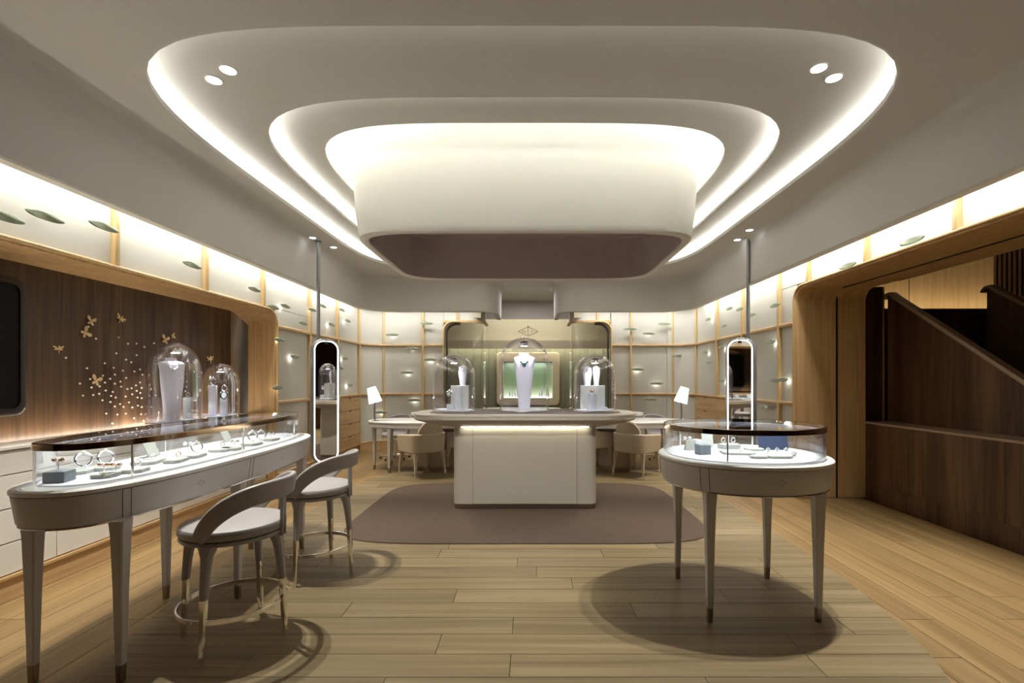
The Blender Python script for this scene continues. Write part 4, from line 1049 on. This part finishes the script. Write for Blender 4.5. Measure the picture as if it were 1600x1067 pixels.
def armchair():
    t = thing('armchair', '', 'chair', (0, 0, 0), 0, 'beige leather armchairs around the desks')
    # faces +y, back at -y
    MB().loft([rrl(.235, .225, .07, .36), rrl(.25, .24, .08, .375), rrl(.25, .24, .08, .435), rrl(.23, .22, .08, .452)]).build('seat', M['taupe2'], t)
    # wrap-around shell
    n = 28; path = [(.265, .23), (.268, .08), (.262, -.06)]+arc(.13, -.13, .13, 0, -90, 6)[1:]+[(0, -.268)]
    left = [(-a, b) for a, b in reversed(path[:-1])]; path = path+left
    lo = []
    for i, (a, b) in enumerate(path):
        f = min(1, max(0, (.23-b)/.42)); zt = .625+.03*f
        zb = .375
        nx_, ny_ = (Vector((a, b+.02))).normalized(); th = .024
        if b > -.05: nx_, ny_ = (1 if a > 0 else -1), 0
        k = 1+.0
        o_ = (a+nx_*th*.6, b+ny_*th*.6); i_ = (a-nx_*th, b-ny_*th); fl_ = .02
        lo.append([(i_[0], i_[1], zb), (o_[0], o_[1], zb), (o_[0]+nx_*fl_, o_[1]+ny_*fl_, zt-.015), ((a+nx_*fl_*.6), (b+ny_*fl_*.6), zt), (i_[0]+nx_*fl_*.5, i_[1]+ny_*fl_*.5, zt-.012)])
    MB().loft(lo).build('arm_shell', M['taupe2'], t, bevel=.006)
    # upper backrest, an arched curved pad
    fr = []
    lo = []
    for i in range(15):
        u = -1+2*i/14; a = u*.20; b = -.268+.05*u*u; top = .845-.13*abs(u)**3.2
        lo.append([(a, b+.012, .60), (a, b-.022, .60), (a, b-.045, top-.02), (a, b-.028, top), (a, b-.008, top-.02)])
    MB().loft(lo).build('backrest', M['taupe2'], t, bevel=.006)
    for sx, sy in ((-1, -1), (1, -1), (-1, 1), (1, 1)):
        x0, y0 = sx*.225, sy*.205; x1, y1 = sx*.25, sy*.25
        R = lambda x, y, h, z: [(x+a*h, y+b*h, z) for a, b in ((-1, -.7), (-.7, -1), (.7, -1), (1, -.7), (1, .7), (.7, 1), (-.7, 1), (-1, .7))]
        lg = MB().loft([R(x0+(x1-x0)*.8, y0+(y1-y0)*.8, .014, .09), R(x0+(x1-x0)*.4, y0+(y1-y0)*.4, .019, .25), R(x0, y0, .034, .37)]).build('leg', M['taupe2'], t)
        MB().loft([R(x1, y1, .009, 0), R(x0+(x1-x0)*.8, y0+(y1-y0)*.8, .0135, .09)]).build('foot_cap', M['chrome'], lg)
    return t
ac = armchair()
def place(o, x, y, rz, label): o.location = (x, y, 0); o.rotation_euler.z = math.radians(rz); o['label'] = label
place(ac, -1.62, 7.22, 42, 'beige armchair with its back to the camera, before the left desk')
dup(ac, (1.60, 7.22, 0), math.radians(-42), 'beige armchair with its back to the camera, before the right desk')
dup(ac, (-1.0, 7.72, 0), math.radians(72), 'beige armchair half hidden behind the left side of the island')
dup(ac, (.98, 7.72, 0), math.radians(-72), 'beige armchair half hidden behind the right side of the island')
def swivel(x, y, rz, label):
    t = thing('swivel_chair', label, 'chair', (x, y, 0), rz, 'grey swivel chairs behind the desks')
    n = 32
    MB().loft([[(r*math.cos(2*PI*k/n), r*math.sin(2*PI*k/n), z) for k in range(n)] for r, z in ((.19, .40), (.24, .415), (.25, .45), (.23, .475), (.15, .48))]).build('seat', M['taupe'], t)
    lo = []
    for i in range(21):
        a = math.radians(180+180*i/20); u = abs(-1+2*i/20); top = .80-.16*u**2.5; r = .26
        c, s_ = math.cos(a), math.sin(a)
        lo.append([(r*.86*c, r*.86*s_, .42), (r*.96*c, r*.96*s_, .415), ((r+.035)*c, (r+.035)*s_, top-.02), ((r+.02)*c, (r+.02)*s_, top), (r*c, r*s_, top-.02)])
    MB().loft(lo).build('backrest', M['taupe'], t, bevel=.005)
    MB().tube([(0, 0, .06), (0, 0, .40)], .025, 14).build('column', M['chrome'], t)
    for k in range(5):
        a = 2*PI*k/5+.3
        MB().tube([(0, 0, .075), (.28*math.cos(a), .28*math.sin(a), .045)], [.02, .012], 8).build('base_arm', M['chrome'], t)
        MB().ball((.27*math.cos(a), .27*math.sin(a), .02), .02, 8).build('caster', M['frame_b'], t)
    return t
swivel(-2.45, 8.72, math.radians(160), 'grey swivel chair behind the left desk near the lamp')
swivel(2.35, 8.72, math.radians(200), 'grey swivel chair behind the right desk near the lamp')
